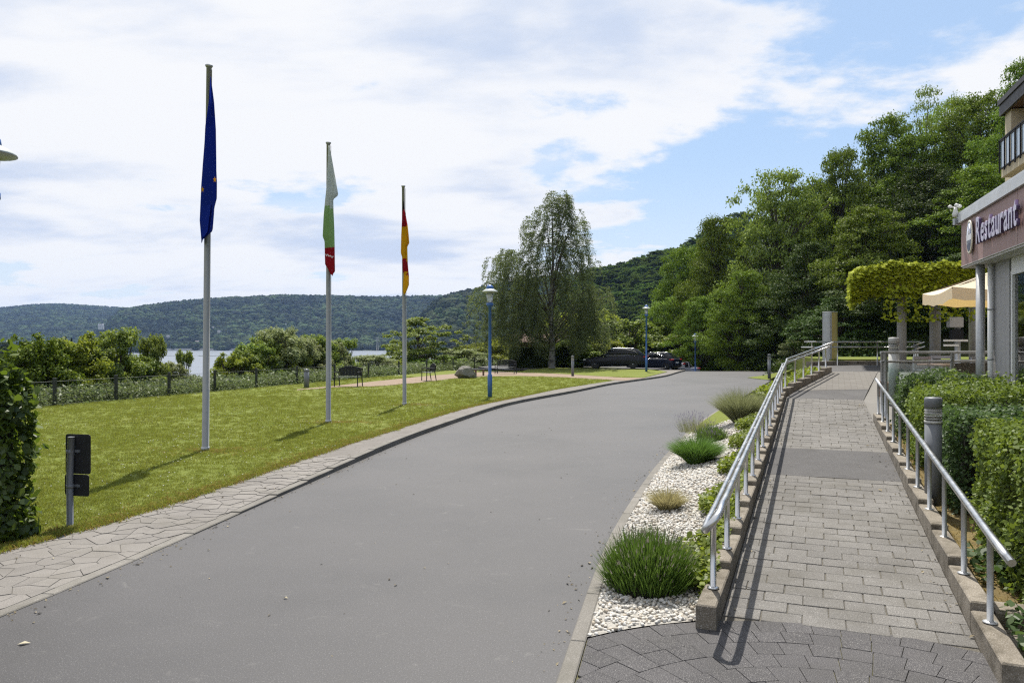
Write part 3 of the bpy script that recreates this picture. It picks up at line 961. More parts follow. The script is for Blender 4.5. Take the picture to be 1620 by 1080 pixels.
for k in range(11):
    s = SR0+0.70+k*0.955
    if s > 10.2: break
    q = rp(s, RW+.075)+O2; q.z = RSL*(SR0+(k+1)*.955)+0.14+O2.z
    pm = part('post', MB().tube([q, Vector((q.x, q.y, rrail(s).z))], 0.0205, 10), M_steel_dull, hr)
    bp = MB(); base_plate(bp, q); part('base_plate', bp, M_steel_dull, pm)
# flat rail at the far side of the plateau
fr = thing('guard_rail', 'flat two bar steel guard rail before the dark wood', 'railing', (11.4, 28.3, 1.2))
def fpt(px, Y, z): q = A(px, Y, z); return q-Vector((11.4, 28.3, 1.2))
for (z, x0) in ((2.10, 1273), (1.905, 1268)):
    part('rail', MB().tube([fpt(x0+18, 26.0, z), fpt(x0, 27.2, z), fpt(x0+8, 28.2, z), fpt(1330, 29.0, z), fpt(1456, 29.0, z)], 0.024, 8), M_steel, fr)
for px in (1284, 1325, 1388, 1446):
    Y = 28.4 if px < 1300 else 29.0
    part('post', MB().tube([fpt(px, Y, 1.2), fpt(px, Y, 2.1)], 0.022, 8), M_steel, fr)
sr = thing('stair_rail', 'short sloping pair of bright steel stair rails beyond the pale bollard', 'railing', (13.6, 25.6, 1.2))
def spt(px, py, Y): q = A(px, Y, Zat(py, Y)); return q-Vector((13.6, 25.6, 1.2))
for (a, b) in (((1443, 547), (1462, 541)), ((1443, 554), (1463, 548))):
    part('rail', MB().tube([spt(*a, 25), spt(*b, 25)], 0.026, 8), M_steel, sr)
for px, p0 in ((1449, 546), (1452, 545)):
    part('post', MB().tube([spt(px, p0, 25), spt(px, 566, 25)], 0.02, 8), M_steel, sr)
# ------------------------------------------------------------------ restaurant pavilion
BO = Vector((7.7, 13.0, 0)); BA = radians(18)
bh, br = Vector((sin(BA), cos(BA), 0)), Vector((cos(BA), -sin(BA), 0))
def bt(px, x=0.0):
    u = (px-810)/F
    return (u*(BO.y+br.y*x)-BO.x-br.x*x)/(bh.x-bh.y*u)
def bz(py, px, x=0.0):
    t = bt(px, x); Y = BO.y+br.y*x+bh.y*t
    return EYE+(545-py)*Y/F
M_fascia = None
def mat_fascia():
    t = NT('fascia_panel'); v = t.obj()
    mp = t.n('ShaderNodeMapping'); mp.inputs['Scale'].default_value = (1, 14, 0.7); t.l(v, mp.inputs['Vector'])
    c = t.mix(t.rng(t.noise(v, 1.3, 5), 0.3, 0.7), (0.31, 0.195, 0.182), (0.365, 0.235, 0.220))
    sp = t.n('ShaderNodeSeparateXYZ'); t.l(v, sp.inputs[0])
    lowm = t.rng(sp.outputs[2], 3.75, 3.3, 0, 0.8)
    st = t.rng(t.noise(mp.outputs[0], 1.0, 4, 0.6), 0.5, 0.68)
    f = t.n('ShaderNodeMath', operation='MULTIPLY'); t.l(lowm, f.inputs[0]); t.l(st, f.inputs[1])
    c = t.mix(f.outputs[0], c, (0.36, 0.27, 0.24))
    t.bsdf(c, 0.5, 0, None, 0.4); return t.m
M_fascia = mat_fascia()
M_coping = mat_plain('coping_metal', (0.56, 0.575, 0.60), 0.4, 0.25, 0.12, 3)
M_soffit = mat_plain('soffit_white', (0.55, 0.53, 0.52), 0.7, 0, 0.06, 2)
M_wallgrey = mat_plain('ribbed_wall', (0.36, 0.355, 0.36), 0.55, 0.1, 0.06, 2)
M_white = mat_plain('white_paint', (0.72, 0.72, 0.72), 0.45, 0, 0.05, 3)
M_letter = mat_plain('letter_face', (0.52, 0.49, 0.62), 0.35, 0.1, 0.1, 10)
M_letter2 = mat_plain('letter_return', (0.10, 0.07, 0.16), 0.4, 0.2, 0.1, 10)
M_pane = None
def mat_pane():
    t = NT('window_pane')
    t.bsdf((0.03, 0.035, 0.035), 0.04, 0, None, 0.7); return t.m
M_pane = mat_pane()
M_curtain = mat_plain('curtain_cloth', (0.20, 0.22, 0.20), 0.85, 0, 0.15, 4)
rest = thing('restaurant_building', 'flat roofed restaurant pavilion with dusky pink fascia beside the hedges', 'building', BO, -BA)
FZ0, FZ1, CZ = 3.34, 4.075, 4.235
LEN = 10.5
def seams(px): return bt(px)
cuts = [0.0, seams(1532), seams(1610), seams(1610)-2.45, seams(1610)-4.9, -LEN]
for a, b in zip(cuts[:-1], cuts[1:]):
    m = MB().box(0.0, 0.03, b+.006, a-.006, FZ0, FZ1)
    part('fascia_panel', m, M_fascia, rest)
part('fascia_panel', MB().box(0.006, 4.0, 0.0-.02, 0.012, FZ0, FZ1), M_fascia, rest)
part('fascia_core', MB().box(0.035, 4.2, -LEN, -.03, FZ0+.02, FZ1), M_black, rest)
cp = MB().box(-0.05, 4.3, -LEN, 0.05, FZ1+.004, CZ).box(-0.035, 4.2, -LEN, 0.03, CZ+.002, CZ+.03)
part('coping', cp, M_coping, rest)
part('soffit', MB().box(0.02, 4.0, -LEN, 0.0, FZ0-.04, FZ0+.012), M_soffit, rest)
part('fascia_drip', MB().box(-.004, .034, -LEN, 0.01, FZ0-.012, FZ0-.002), M_soffit, rest)
wx = 0.30
yc = bt(1551, 0.13)
part('column', MB().lathe([(0.066, 0.3), (0.066, FZ0-.04)], 16, (0.13, yc, 0)), M_steel_dull, rest)
yp = bt(1567, 0.24)
dp = MB().lathe([(0.042, 0.3), (0.042, FZ0-.04)], 12, (0.24, yp, 0))
dpo = part('downpipe', dp, M_white, rest)
for z in (1.75, 2.55): part('pipe_clip', MB().lathe([(0.048, z), (0.048, z+.03)], 12, (0.24, yp, 0)), M_steel_dull, dpo)
y0, y1 = bt(1571, wx), bt(1597, wx)
part('wall_end', MB().box(wx+.006, 4.0, y0-.05, y0, 0.2, FZ0-.042), M_wallgrey, rest)
n = 4
for k in range(n):
    a, b = y0+(y1-y0)*k/n, y0+(y1-y0)*(k+1)/n
    part('wall_panel', MB().box(wx, wx+.06, b+.003, a-.003, 0.0, FZ0-.042), M_wallgrey, rest)
yf0, yf1 = bt(1600, wx), -LEN
part('dark_gap_strip', MB().box(wx+.03, wx+.1, yf0+.004, y1-.004, 0, FZ0-.042), M_black, rest)  # black strip put in for the dark gap beside the window frame
zsill = bz(625, 1608, wx)
part('plinth', MB().box(wx-.02, wx+.1, yf1, yf0, 0, zsill-.10), M_conc, rest)
part('sill', MB().box(wx-.06, wx+.08, yf1, yf0+.01, zsill-.098, zsill-.055), M_white, rest)
ztop = FZ0-.30
part('lintel', MB().box(wx, wx+.1, yf1, yf0, ztop+.062, FZ0-.042), M_white, rest)
y = yf0
k = 0
while y > -LEN+.5:
    yb = y-1.55
    fr_ = MB().box(wx-.01, wx+.06, yb, y, zsill-.053, zsill+.01).box(wx-.01, wx+.06, yb, y, ztop, ztop+.06)
    fr_.box(wx-.008, wx+.06, y-.07, y-.001, zsill+.011, ztop-.001).box(wx-.008, wx+.06, yb+.001, yb+.05, zsill+.011, ztop-.001)
    wo = part('window_frame', fr_, M_white, rest)
    part('pane', MB().box(wx+.03, wx+.036, yb+.051, y-.071, zsill+.012, ztop-.002), mat_glass('window_glass', (.8, .86, .84), .8) if k == 0 else MATS['window_glass'], wo)
    cu = MB()
    pts = [(wx+.16+.02*sin(j*1.7), y-.06-j*(1.45/40)) for j in range(41)]
    vs = [(a, b, zsill-.05) for a, b in pts]+[(a, b, ztop+.05) for a, b in pts]
    cu.add(vs, [(j, j+1, 42+j, 41+j) for j in range(40)], 0, True)
    part('curtain', cu, M_curtain, wo)
    y = yb-.004; k += 1
part('inner_wall', MB().box(wx+1.2, wx+1.3, -LEN, y0-.06, 0, FZ0-.05), M_black, rest)
# lettering and badge
def text_mesh(body, size, ext, bevel=0.0):
    cu = bpy.data.curves.new('letters', 'FONT'); cu.body = body; cu.size = size; cu.extrude = ext; cu.bevel_depth = bevel
    cu.resolution_u = 3; cu.offset = 0.008
    o = bpy.data.objects.new('letters', cu); C.objects.link(o)
    dg = bpy.context.evaluated_depsgraph_get(); me = bpy.data.meshes.new_from_object(o.evaluated_get(dg))
    bpy.data.objects.remove(o)
    return me
ly0, ly1 = bt(1552), bt(1618)
zb = bz(386, 1549.5)
x = 0.0
me_all = []
for ch in 'Restaurant':
    me = text_mesh(ch, 0.57, 0.018, 0.005)
    xs = [v.co.x for v in me.vertices]; me_all.append((me, min(xs), max(xs), ch))
tot = sum(b-a for _, a, b, _ in me_all)+0.045*9
sc = (ly0-ly1)/tot
for me, a, b, ch in me_all:
    for v in me.vertices:
        lx, lyy, lz_ = (v.co.x-a)*sc, v.co.y, v.co.z
        v.co = (-0.05-lz_, ly0-(x+lx), zb+lyy)
    # serifs on the stems, as in the photo's lettering
    me.materials.clear(); me.materials.append(M_letter)
    for p in me.polygons: p.material_index = 0
    me.materials.append(M_letter2)
    for p in me.polygons:
        if p.normal.x > -0.7 and p.normal.x < 0.7: p.material_index = 1
    me.flip_normals()
    link('letter', me, rest)
    x += (b-a+0.045)*sc
# badge: oval plaque with pale rim, bluish field, band and dark foot
yb_ = bt(1538.5); zb_ = bz(375, 1538.5)
Mx = Matrix.Translation((-0.03, yb_, zb_)) @ Matrix.Diagonal((1, .62, 1, 1)) @ Matrix.Rotation(-pi/2, 4, 'Y')
M_rim = mat_plain('badge_rim', (0.70, 0.66, 0.55), 0.35, 0.2, 0.05, 8)
M_bfield = mat_plain('badge_field', (0.42, 0.46, 0.60), 0.4, 0, 0.1, 8)
M_bwhite = mat_plain('badge_white', (0.72, 0.72, 0.76), 0.4, 0, 0.05, 8)
M_bdark = mat_plain('badge_dark', (0.06, 0.07, 0.12), 0.4, 0, 0.1, 8)
bd = part('badge', MB().lathe([(0.275, 0.0), (0.275, 0.02), (0.245, 0.024), (0.24, 0.018), (0.0, 0.018)], 40, M=Mx), M_rim, rest)
part('badge_field', MB().lathe([(0.238, 0.021), (0.0, 0.0225)], 40, M=Mx), M_bfield, bd)
def seg(z0, z1, dx, mat, name, w=1.0):
    p = []
    for k in range(17):
        z = z0+(z1-z0)*k/16; p.append((sqrt(max(0, .232**2-z*z))*w*.62, z))
    m = MB(); pts = [(-0.03-dx, yb_+a, zb_+z) for a, z in p]+[(-0.03-dx, yb_-a, zb_+z) for a, z in p[::-1]]
    m.add(pts, [tuple(range(len(pts)))[::-1]]); part(name, m, mat, bd)
seg(-.05, .045, .0255, M_bwhite, 'badge_band')
seg(-.225, -.11, .0255, M_bdark, 'badge_foot')
tw = MB().box(-.0565, -.0555, yb_-.02, yb_+.02, zb_+.05, zb_+.19).box(-.0565, -.0555, yb_-.06, yb_+.06, zb_+.05, zb_+.10)
part('badge_tower', tw, M_bwhite, bd)
# roof corner weather sensor
ws = thing('wind_sensor', 'small white three cup wind sensor on a bracket at the roof corner', 'weather sensor', BO+br*(-.02)+bh*.07)
M_sens = mat_plain('sensor_white', (0.68, 0.69, 0.66), 0.4)
part('bracket', MB().box(-.09, .09, -.03, .03, 4.06, 4.17).box(-.02, .02, -.03, .03, 4.171, 4.2), M_steel_dull, ws)
part('body', MB().lathe([(.045, 4.2), (.05, 4.25), (.03, 4.32), (.022, 4.36)], 14, (-.06, 0, 0)), M_sens, ws)
for k in range(3):
    a = 2*pi*k/3+.2; c = (-.06+.085*cos(a), .085*sin(a), 4.385)
    m = MB().tube([(-.06, 0, 4.355), c], .008, 6); m.lathe([(.004, -.032), (.03, -.018), (.036, 0), (.03, .018), (.004, .032)], 10, c)
    part('cup', m, M_sens, ws)
jb = part('arm', MB().box(.03, .05, -.22, -.03, 4.238, 4.30), M_steel_dull, ws)

# ------------------------------------------------------------------ hotel block above
HO = Vector((14.3, 22.0, 0))
hot = thing('hotel_building', 'tall beige hotel block with balcony and dark overhanging roof above the restaurant', 'building', HO, -BA)
M_beige = mat_plain('beige_render', (0.52, 0.45, 0.33), 0.85, 0, 0.06, 1.2, 0.15, 40)
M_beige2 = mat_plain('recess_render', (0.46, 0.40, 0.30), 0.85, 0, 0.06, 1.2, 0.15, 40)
M_rooff = mat_plain('dark_roof_edge', (0.016, 0.015, 0.02), 0.55, 0, 0.15, 3)
M_wood = mat_plain('brown_soffit', (0.13, 0.075, 0.045), 0.7, 0, 0.25, 9)
part('wing_wall', MB().box(0, 1.6, -.55, 0, 0, 8.66), M_beige, hot)
part('wall', MB().box(1.6, 9, -14, -.01, 0, 8.66), M_beige2, hot)
part('lower_wall', MB().box(0.35, 1.599, -14, -.552, 0, 6.70), M_beige2, hot)
rf = MB().box(-.16, 9.5, -14.5, .14, 8.95, 9.10).box(-.12, -.06, -14.5, .10, 8.64, 8.949).box(-.06, 9.4, .04, .10, 8.64, 8.949)
part('roof', rf, M_rooff, hot)
part('roof_soffit', MB().box(-.06, 9.4, -14.4, .04, 8.70, 8.76), M_wood, hot)
bs = part('balcony_slab', MB().box(-.25, 1.6, -14, -.60, 6.72, 7.0), M_beige, hot)
brail = part('balcony_railing', MB().box(-.30, -.25, -14, -.60, 7.76, 7.80), M_black, hot)
M_bpane = mat_plain('balcony_sky_reflection', (.30, .37, .46), .12, 0, .05, 2, 0, 60, .8)  # opaque pale blue stands in for the sky reflected in the panes
y = -.62
while y > -6:
    part('baluster', MB().box(-.32, -.288, y-.032, y, 6.85, 7.76), M_black, brail)
    part('glass_panel', MB().box(-.285, -.275, y-.41, y-.05, 6.98, 7.70), M_bpane, brail)
    part('panel_rail', MB().box(-.30, -.262, y-.40, y-.07, 6.94, 6.975), M_black, brail)
    part('panel_rail', MB().box(-.30, -.262, y-.40, y-.07, 7.705, 7.73), M_black, brail)
    y -= .45
hw = part('window_frame', MB().box(1.55, 1.595, -3.2, -1.0, 7.02, 8.4), M_white, hot)
part('pane', MB().box(1.53, 1.545, -3.1, -1.1, 7.1, 8.32), M_pane, hw)

# ------------------------------------------------------------------ terrace furniture and pergola
gb = thing('glass_balustrade', 'steel terrace balustrade with glass panes behind the hedges', 'balustrade', (6.80, 13.82, 0.55))
GO = Vector((6.80, 13.82, 0.55))
bal = [A(1398, 13.8), A(1491, 14.0), A(1560, 14.3), A(1640, 14.6)]
for (z, r) in ((1.855, .026), (1.69, .022)):
    part('rail', MB().tube([A(p, Y, z)-GO for p, Y in ((1393, 13.8), (1491, 14.0), (1560, 14.3), (1640, 14.6))], r, 10), M_steel_dull, gb)
for px, Y, z0, r in ((1395.5, 13.95, .58, .03), (1401, 13.8, .56, .034), (1506.5, 14.05, .86, .036), (1600, 14.4, .86, .036)):
    part('post', MB().tube([A(px, Y, z0)-GO, A(px, Y, 1.84)-GO], r, 10), M_steel_dull, gb)
for a, b in (((1404, 13.82), (1503, 14.03)), ((1510, 14.06), (1597, 14.38))):
    p0, p1 = A(*a)-GO, A(*b)-GO; p0.z = p1.z = 0
    d = (p1-p0).normalized()*0; n_ = Vector((0, .005, 0))
    m = MB(); z0, z1 = 0.90-GO.z, 1.655-GO.z
    m.add([p0-n_+Vector((0,0,z0)), p1-n_+Vector((0,0,z0)), p1+n_+Vector((0,0,z0)), p0+n_+Vector((0,0,z0)),
           p0-n_+Vector((0,0,z1)), p1-n_+Vector((0,0,z1)), p1+n_+Vector((0,0,z1)), p0+n_+Vector((0,0,z1))],
          [(0,3,2,1),(4,5,6,7),(0,1,5,4),(1,2,6,5),(2,3,7,6),(3,0,4,7)])
    part('glass_pane', m, M_glass, gb)
M_chair = mat_plain('pale_chair', (0.34, 0.34, 0.36), 0.5, 0.2)
M_table = mat_plain('brown_tabletop', (0.22, 0.10, 0.055), 0.5)
def chair(px, Y, rz_, lab, z=.86):
    q = A(px, Y, z); t = thing('terrace_chair', lab, 'chair', q, rz_, 'chairs on the terrace')
    part('seat', MB().cbox(0, 0, .44, .44, .44, .03, 0, None, .008), M_chair, t)
    bk = MB().box(-.22, -.19, .20, .23, .46, .9).box(.19, .22, .20, .23, .46, .9).box(-.19, .19, .2, .22, .84, .9)
    part('back_frame', bk, M_chair, t)
    for k in range(4): part('slat', MB().box(-.189, .189, .203, .217, .5+k*.085, .55+k*.085), M_chair, t)
    for sx in (-1, 1):
        for sy in (-1, 1): part('leg', MB().tube([(sx*.2, sy*.2, 0), (sx*.19, sy*.19, .43)], .014, 6), M_chair, t)
        part('armrest', MB().box(sx*.23-.02, sx*.23+.02, -.2, .2, .62, .645), M_chair, t)
def table(px, Y, lab, z=.86, mat=None):
    q = A(px, Y, z); t = thing('terrace_table', lab, 'table', q, .2, 'tables on the terrace')
    part('table_top', MB().cbox(0, 0, .73, .8, .8, .04, 0, None, .01), mat or M_table, t)
    part('table_leg', MB().lathe([(.22, 0), (.2, .02), (.03, .05), (.03, .70)], 12), M_steel_dull, t)
table(1500, 15.4, 'brown topped terrace table left of the centre balustrade post')
table(1532, 15.2, 'brown topped terrace table just left of the building column')
chair(1472, 15.2, .3, 'pale terrace chair at the left end of the brown tables, seen through glass')
chair(1528, 14.7, -2.6, 'pale slatted terrace chair directly behind the glass by the building column')
chair(1488, 16.6, 2.8, 'pale terrace chair half hidden behind the left brown table')
# pale plant trough and stools at the ramp top
M_trough = mat_plain('terracotta', (0.25, 0.13, 0.09), 0.8)
bp_ = A(1402, 16.4, .86)
solo('plant_trough', MB().cbox(0, 0, .17, .16, .5, .34, 0, None, .02), M_trough, 'brown square trough behind the terrace posts at the ramp top', 'planter', bp_)

def bollard_lamp(px, Y, z, lab, r=.085, h=1.16, pale=False):
    t = thing('bollard_lamp', lab, 'bollard light', A(px, Y, z), 0, 'bollard lights')
    mb = M_bollard_pale if pale else M_bollard
    part('post', MB().lathe([(r, 0), (r, h*.76)], 20), mb, t)
    part('collar', MB().lathe([(r*1.06, h*.76+.001), (r*1.06, h*.785)], 20), M_bollard_pale, t)
    part('lens', MB().lathe([(r*.98, h*.786), (r*.98, h*.90)], 20), M_lens, t)
    ln = MB()
    for k in range(4): ln.lathe([(r*1.03, h*(.80+k*.026)), (r*1.03, h*(.806+k*.026))], 20)
    part('louvre', ln, M_bollard_pale, t)
    part('cap', MB().lathe([(r*1.04, h*.905), (r*1.04, h*.985), (r*.95, h), (0.0, h*1.003)], 20), mb, t)
    return t
bq = rp(rs(*A(1476.5, 8.2).xy), 1.9)
bollard_lamp(1476.5, 8.2, .27, 'dark grey bollard lamp with clear lens between handrail and hedges')
bollard_lamp(1414, 14.9, .86, 'pale bollard lamp on the terrace behind the balustrade posts', .095, 1.28, True)
bollard_lamp(1217, 42, .12, 'grey bollard lamp on the grass island left of the ramp', .085, 1.35)
bollard_lamp(906, 46, .11, 'grey bollard lamp on the lawn below the birch and the black car', .085, 1.22)
gp = thing('gate_post', 'short stone grey marker post beside the fence left of the middle flagpole', 'post', P(485, 613, .1))
part('shaft', MB().lathe([(.12, 0), (.12, .72)], 12), M_bollard, gp)
part('cap', MB().lathe([(.13, .721), (.12, .8), (0, .84)], 12), M_bollard, gp)

# stele: its two-tone reflection is put into the colours of two half shells
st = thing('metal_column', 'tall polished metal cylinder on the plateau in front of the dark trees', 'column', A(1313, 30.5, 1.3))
def mat_gold_reflection():
    t = NT('gold_reflection'); t.bsdf((0.46, 0.38, 0.14), 0.45, 0.25); return t.m
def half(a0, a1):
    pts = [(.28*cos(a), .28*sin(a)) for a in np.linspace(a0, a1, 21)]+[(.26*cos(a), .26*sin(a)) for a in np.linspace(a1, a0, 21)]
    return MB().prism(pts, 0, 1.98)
part('shell', half(radians(-97), radians(83)), mat_gold_reflection(), st, 'half of the cylinder coloured as its gold reflection')
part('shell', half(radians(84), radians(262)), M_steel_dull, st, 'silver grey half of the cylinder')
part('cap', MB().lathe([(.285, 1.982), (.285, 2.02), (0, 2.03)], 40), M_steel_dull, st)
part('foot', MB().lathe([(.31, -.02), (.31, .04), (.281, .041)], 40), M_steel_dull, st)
part('seam', MB().box(-.10, -.092, -.285, -.26, .05, 1.95), M_steel_dull, st)  # added strip marking the split of the painted reflection

# pergola: concrete roof slab on round columns, overgrown
PGO = A(1450, 27, 1.2)
pg = thing('pergola', 'overgrown terrace pergola with yellow green creeper on concrete columns', 'pergola', PGO)
def pgp(px, Y, z): return A(px, Y, z)-PGO
for px, Y, r, mm in ((1426.5, 26.0, .15, M_conc), (1479.5, 27.0, .18, M_conc), (1540, 29.5, .16, M_conc)):
    q = pgp(px, Y, 1.2)
    part('column', MB().lathe([(r, 0), (r, 2.75)], 20, q), mm, pg)
a, b = pgp(1385, 24.65, 0), pgp(1590, 24.65, 0)
part('roof_slab', MB().prism([(a.x, a.y), (b.x, b.y), (b.x+2.25, b.y+5), (a.x+2.25, a.y+5)], 3.85-1.2, 4.52-1.2), mat_plain('pergola_beam', (0.10, 0.085, 0.06), .9), pg)  # front edge brought forward so the hidden slab shades the creeper's front
M_creeper = mat_leaf('creeper_leaf', (0.15, 0.175, 0.010), (0.33, 0.345, 0.022), .22, .05, (0.45, 0.46, 0.03))
x0, x1 = pgp(1349, 25.5, 0).x, pgp(1575, 25.5, 0).x
n = 26000
cx = rng.uniform(x0, x1, n); cyy = rng.uniform(-2.45, 4.2, n)
left = cx-x0
top = 4.60-1.2-0.55*np.exp(-(left/0.40)**1.0)
front = rng.random(n) < 0.42
fz = rng.random(n)
prof = np.where(front, top-fz*(0.98-0.35*np.exp(-(left/.7))), top)
yf = -2.42-0.08*np.sin(fz*pi)+rng.normal(0, .05, n)-np.where(fz < .15, 0, fz*-.25)
cyy = np.where(front, yf, cyy)
zz = prof+rng.normal(0, .05, n)+0.04*np.sin(cx*3.1)+.03*np.sin(cx*7.7+1)
lend = rng.random(n) < 0.2
tl = rng.random(n)
cx = np.where(lend, x0+0.45*tl**2+rng.normal(0, .06, n), cx); cyy = np.where(lend, rng.uniform(-2.45, 3.5, n), cyy)
zz = np.where(lend, 4.50-1.2-tl*-.1-(1-tl)**1*0.2-rng.random(n)*.95*(1-tl*.4), zz)
cx = cx+.45*(cyy+1.4)
nr = np.stack([np.where(lend, -1.0, rng.normal(0, .35, n)), np.where(front, -.75, rng.normal(0, .35, n)), np.where(front, .8, 1.0)], 1)
part('creeper', leaf_mesh('creeper', M_creeper, np.stack([cx, cyy, zz], 1), nr+rng.normal(0, .25, (n, 3)), rng.uniform(.10, .19, n), .8), None, pg)
# dangling tendrils
n = 900
sx = rng.choice(np.linspace(x0+1.2, x1, 9), n)+rng.normal(0, .12, n); dz = rng.random(n)**1.5*1.1
part('tendril', leaf_mesh('tendril', M_creeper, np.stack([sx-.4, -2.35+rng.normal(0, .15, n), 2.65-dz], 1), rng.normal(0, .5, (n, 3))+[0, -.6, .6], rng.uniform(.1, .18, n), .7), None, pg)

# parasol
PO = A(1575, 18.5, .86)
pa = thing('parasol', 'square cream terrace parasol with glowing underside beside the pergola', 'parasol', PO)
def mat_cloth(name, col, tcol, tr=.4):
    t = NT(name); v = t.obj()
    d = t.n('ShaderNodeBsdfDiffuse'); q = t.n('ShaderNodeBsdfTranslucent')
    t.l(t.mix(t.rng(t.noise(v, 3, 5), .3, .7), tuple(c*.92 for c in col), col), d.inputs[0]); q.inputs[0].default_value = (*tcol, 1)
    m = t.n('ShaderNodeMixShader'); m.inputs[0].default_value = tr
    t.l(d.outputs[0], m.inputs[1]); t.l(q.outputs[0], m.inputs[2]); t.l(m.outputs[0], t.out.inputs[0]); return t.m
M_cream = mat_cloth('cream_canvas', (0.84, 0.79, 0.63), (0.88, 0.62, 0.24), .32)
hw_, zt, ze = 1.30, 2.98, 2.48
ang = [radians(a) for a in (30, 120, 210, 300)]
cor = [Vector((hw_*1.414*cos(a), hw_*1.414*sin(a), ze)) for a in ang]
ap = Vector((0, 0, zt))
can, nseg = MB(), 10
for k in range(4):
    c0, c1 = cor[k], cor[(k+1) % 4]
    for i in range(nseg):
        for j in range(6):
            def pt(i, j):
                e = c0.lerp(c1, i/nseg); t = j/6; q = ap.lerp(e, t)
                sag = sin(pi*i/nseg)*t*t*.10+sin(pi*t)*.06
                return q-Vector((0, 0, sag))
            can.add([pt(i, j), pt(i+1, j), pt(i+1, j+1), pt(i, j+1)], [(0,1,2,3)] if j else [(0,2,3)], 0, True)
part('canopy', can, M_cream, pa)
va = MB()
for k in range(4):
    c0, c1 = cor[k], cor[(k+1) % 4]
    for i in range(nseg):
        def q(i): return c0.lerp(c1, i/nseg)-Vector((0, 0, sin(pi*i/nseg)*.10))
        w0, w1 = Vector((0, 0, .27+.02*sin(i*2))), Vector((0, 0, .27+.02*sin(i*2+2)))
        va.add([q(i)+Vector((0,0,.001)), q(i+1)+Vector((0,0,.001)), q(i+1)-w1, q(i)-w0], [(0,1,2,3)], 0, True)
part('valance', va, M_cream, pa)
part('pole', MB().tube([(0, 0, 0), (0, 0, zt)], .03, 10), M_wood, pa)
for k in range(4): part('rib', MB().tube([(0, 0, zt-.05), cor[k]-Vector((0, 0, .03))], .012, 6), M_wood, pa)
part('base', MB().lathe([(.35, 0), (.35, .06), (.05, .1)], 20), M_conc, pa)
# notice board on post under the pergola
nb = thing('notice_board', 'grey box on a post standing in the shade under the pergola', 'board', A(1512, 24.6, .86))
part('post', MB().tube([(.06, 0, 0), (.06, 0, 1.9)], .09, 10), M_steel_dull, nb)
part('box', MB().cbox(-.06, -.06, 1.86, .44, .2, .34, 0, None, .02), M_wallgrey, nb)
part('box', MB().cbox(-.02, -.08, 1.46, .36, .16, .34, 0, None, .02), M_black, nb)
for k, (pxa, pxb, py) in enumerate(((1493, 1531, 538.5), (1492, 1514, 546.0))):
    pass
bn = thing('garden_bench', 'white slatted bench in the shade behind the terrace tables', 'bench', A(1512, 22.8, .86))
z1, z2 = Zat(538.5, 22.8)-.86, Zat(546, 22.8)-.86
part('slat', MB().box(-.36, .36, -.02, .02, z1-.03, z1+.03), M_white, bn)
part('slat', MB().box(-.38, .06, -.06, -.02, z2-.03, z2+.03), M_white, bn)
part('seat', MB().box(-.36, .36, -.4, -.065, .42, .46), M_white, bn)
for sx in (-.32, .30): part('leg', MB().box(sx, sx+.05, -.38, .02, 0, .419), M_steel_dull, bn)
# ------------------------------------------------------------------ lawn furniture: flagpoles, lamps, fence, benches, sign, rock
def flagpole(px, py, pytop, lab, lean=0.0):
    q = P(px, py, .1); 
    for _ in range(4): q = P(px, py, lz(q.y))
    H_ = Zat(pytop, q.y)-q.z
    t = thing('flagpole', lab, 'flagpole', q, 0, 'flagpoles along the drive')
    part('pole', MB().tube([(0, 0, 0), (lean*.5, 0, H_*.5), (lean, 0, H_)], [.062, .056, .045], 16), M_alu, t)
    part('cap', MB().lathe([(.05, 0), (.066, .02), (.066, .04), (.02, .05)], 16, (lean, 0, H_)), M_steel_dull, t)
    part('ground_sleeve', MB().lathe([(.075, -.02), (.075, .06), (.063, .07)], 16), M_steel_dull, t)
    part('halyard', MB().tube([(lean*.9+.07, -.03, H_-.05), (.075, -.03, 1.1)], .005, 5), M_bollard_pale, t)
    return t, q, H_
def flag_cloth(name, q, pxbase, rowsL, rowsR, scale, x0, y0, folds, depth, colour, mats, nx=36, ny=64, bottom=0.0, lab='', wave=.13, loc_dx=0):
    """silhouette rows are (zoom y, zoom x); cloth zigzags between them"""
    Y = q.y
    yl, xl = zip(*rowsL); yr, xr = zip(*rowsR)
    ytop, ybot = min(yl[0], yr[0]), max(yl[-1], yr[-1])
    V, fs, mi = [], [], []
    for j in range(ny+1):
        yy_ = ytop+(ybot-ytop)*j/ny
        for i in range(nx+1):
            s = i/nx
            yb = yy_+bottom*(s-.5)*(j/ny)
            L_, R_ = np.interp(yb, yl, xl), np.interp(yb, yr, xr)
            ph = s*folds+0.10*sin(3*j/ny*2+s*4)
            tri = 0.5-0.5*cos(pi*ph)
            xx = L_+(R_-L_)*tri
            dy = -.10-depth*(s-.2)-wave*sin(ph*pi*1.0+j*.09)*(.3+.7*j/ny)
            wx_ = (x0+xx/scale-810)/F*(Y+dy)-q.x
            wz = Zat(y0+yb/scale, Y+dy)-q.z
            V.append((wx_, dy, wz))
    for j in range(ny):
        for i in range(nx):
            a = j*(nx+1)+i; fs.append((a, a+1, a+nx+2, a+nx+1)); mi.append(colour((i+.5)/nx, (j+.5)/ny))
    m = MB(); m.v, m.f, m.mi, m.sm = V, fs, mi, [True]*len(fs)
    return m
fp1, q1, h1 = flagpole(325, 712, 107, 'tall nearest flagpole on the lawn carrying the blue flag', .065)
fp2, q2, h2 = flagpole(519.5, 668, 228, 'middle flagpole on the lawn carrying the white, green and red flag')
fp3, q3, h3 = flagpole(640, 640, 296, 'farthest flagpole on the lawn carrying the black, red and gold flag', -.04)
M_fblue = mat_cloth('flag_blue', (0.012, 0.028, 0.24), (0.015, 0.04, 0.36), .3)
M_fyel = mat_cloth('flag_gold', (0.62, 0.36, 0.012), (0.85, 0.50, 0.02), .4)
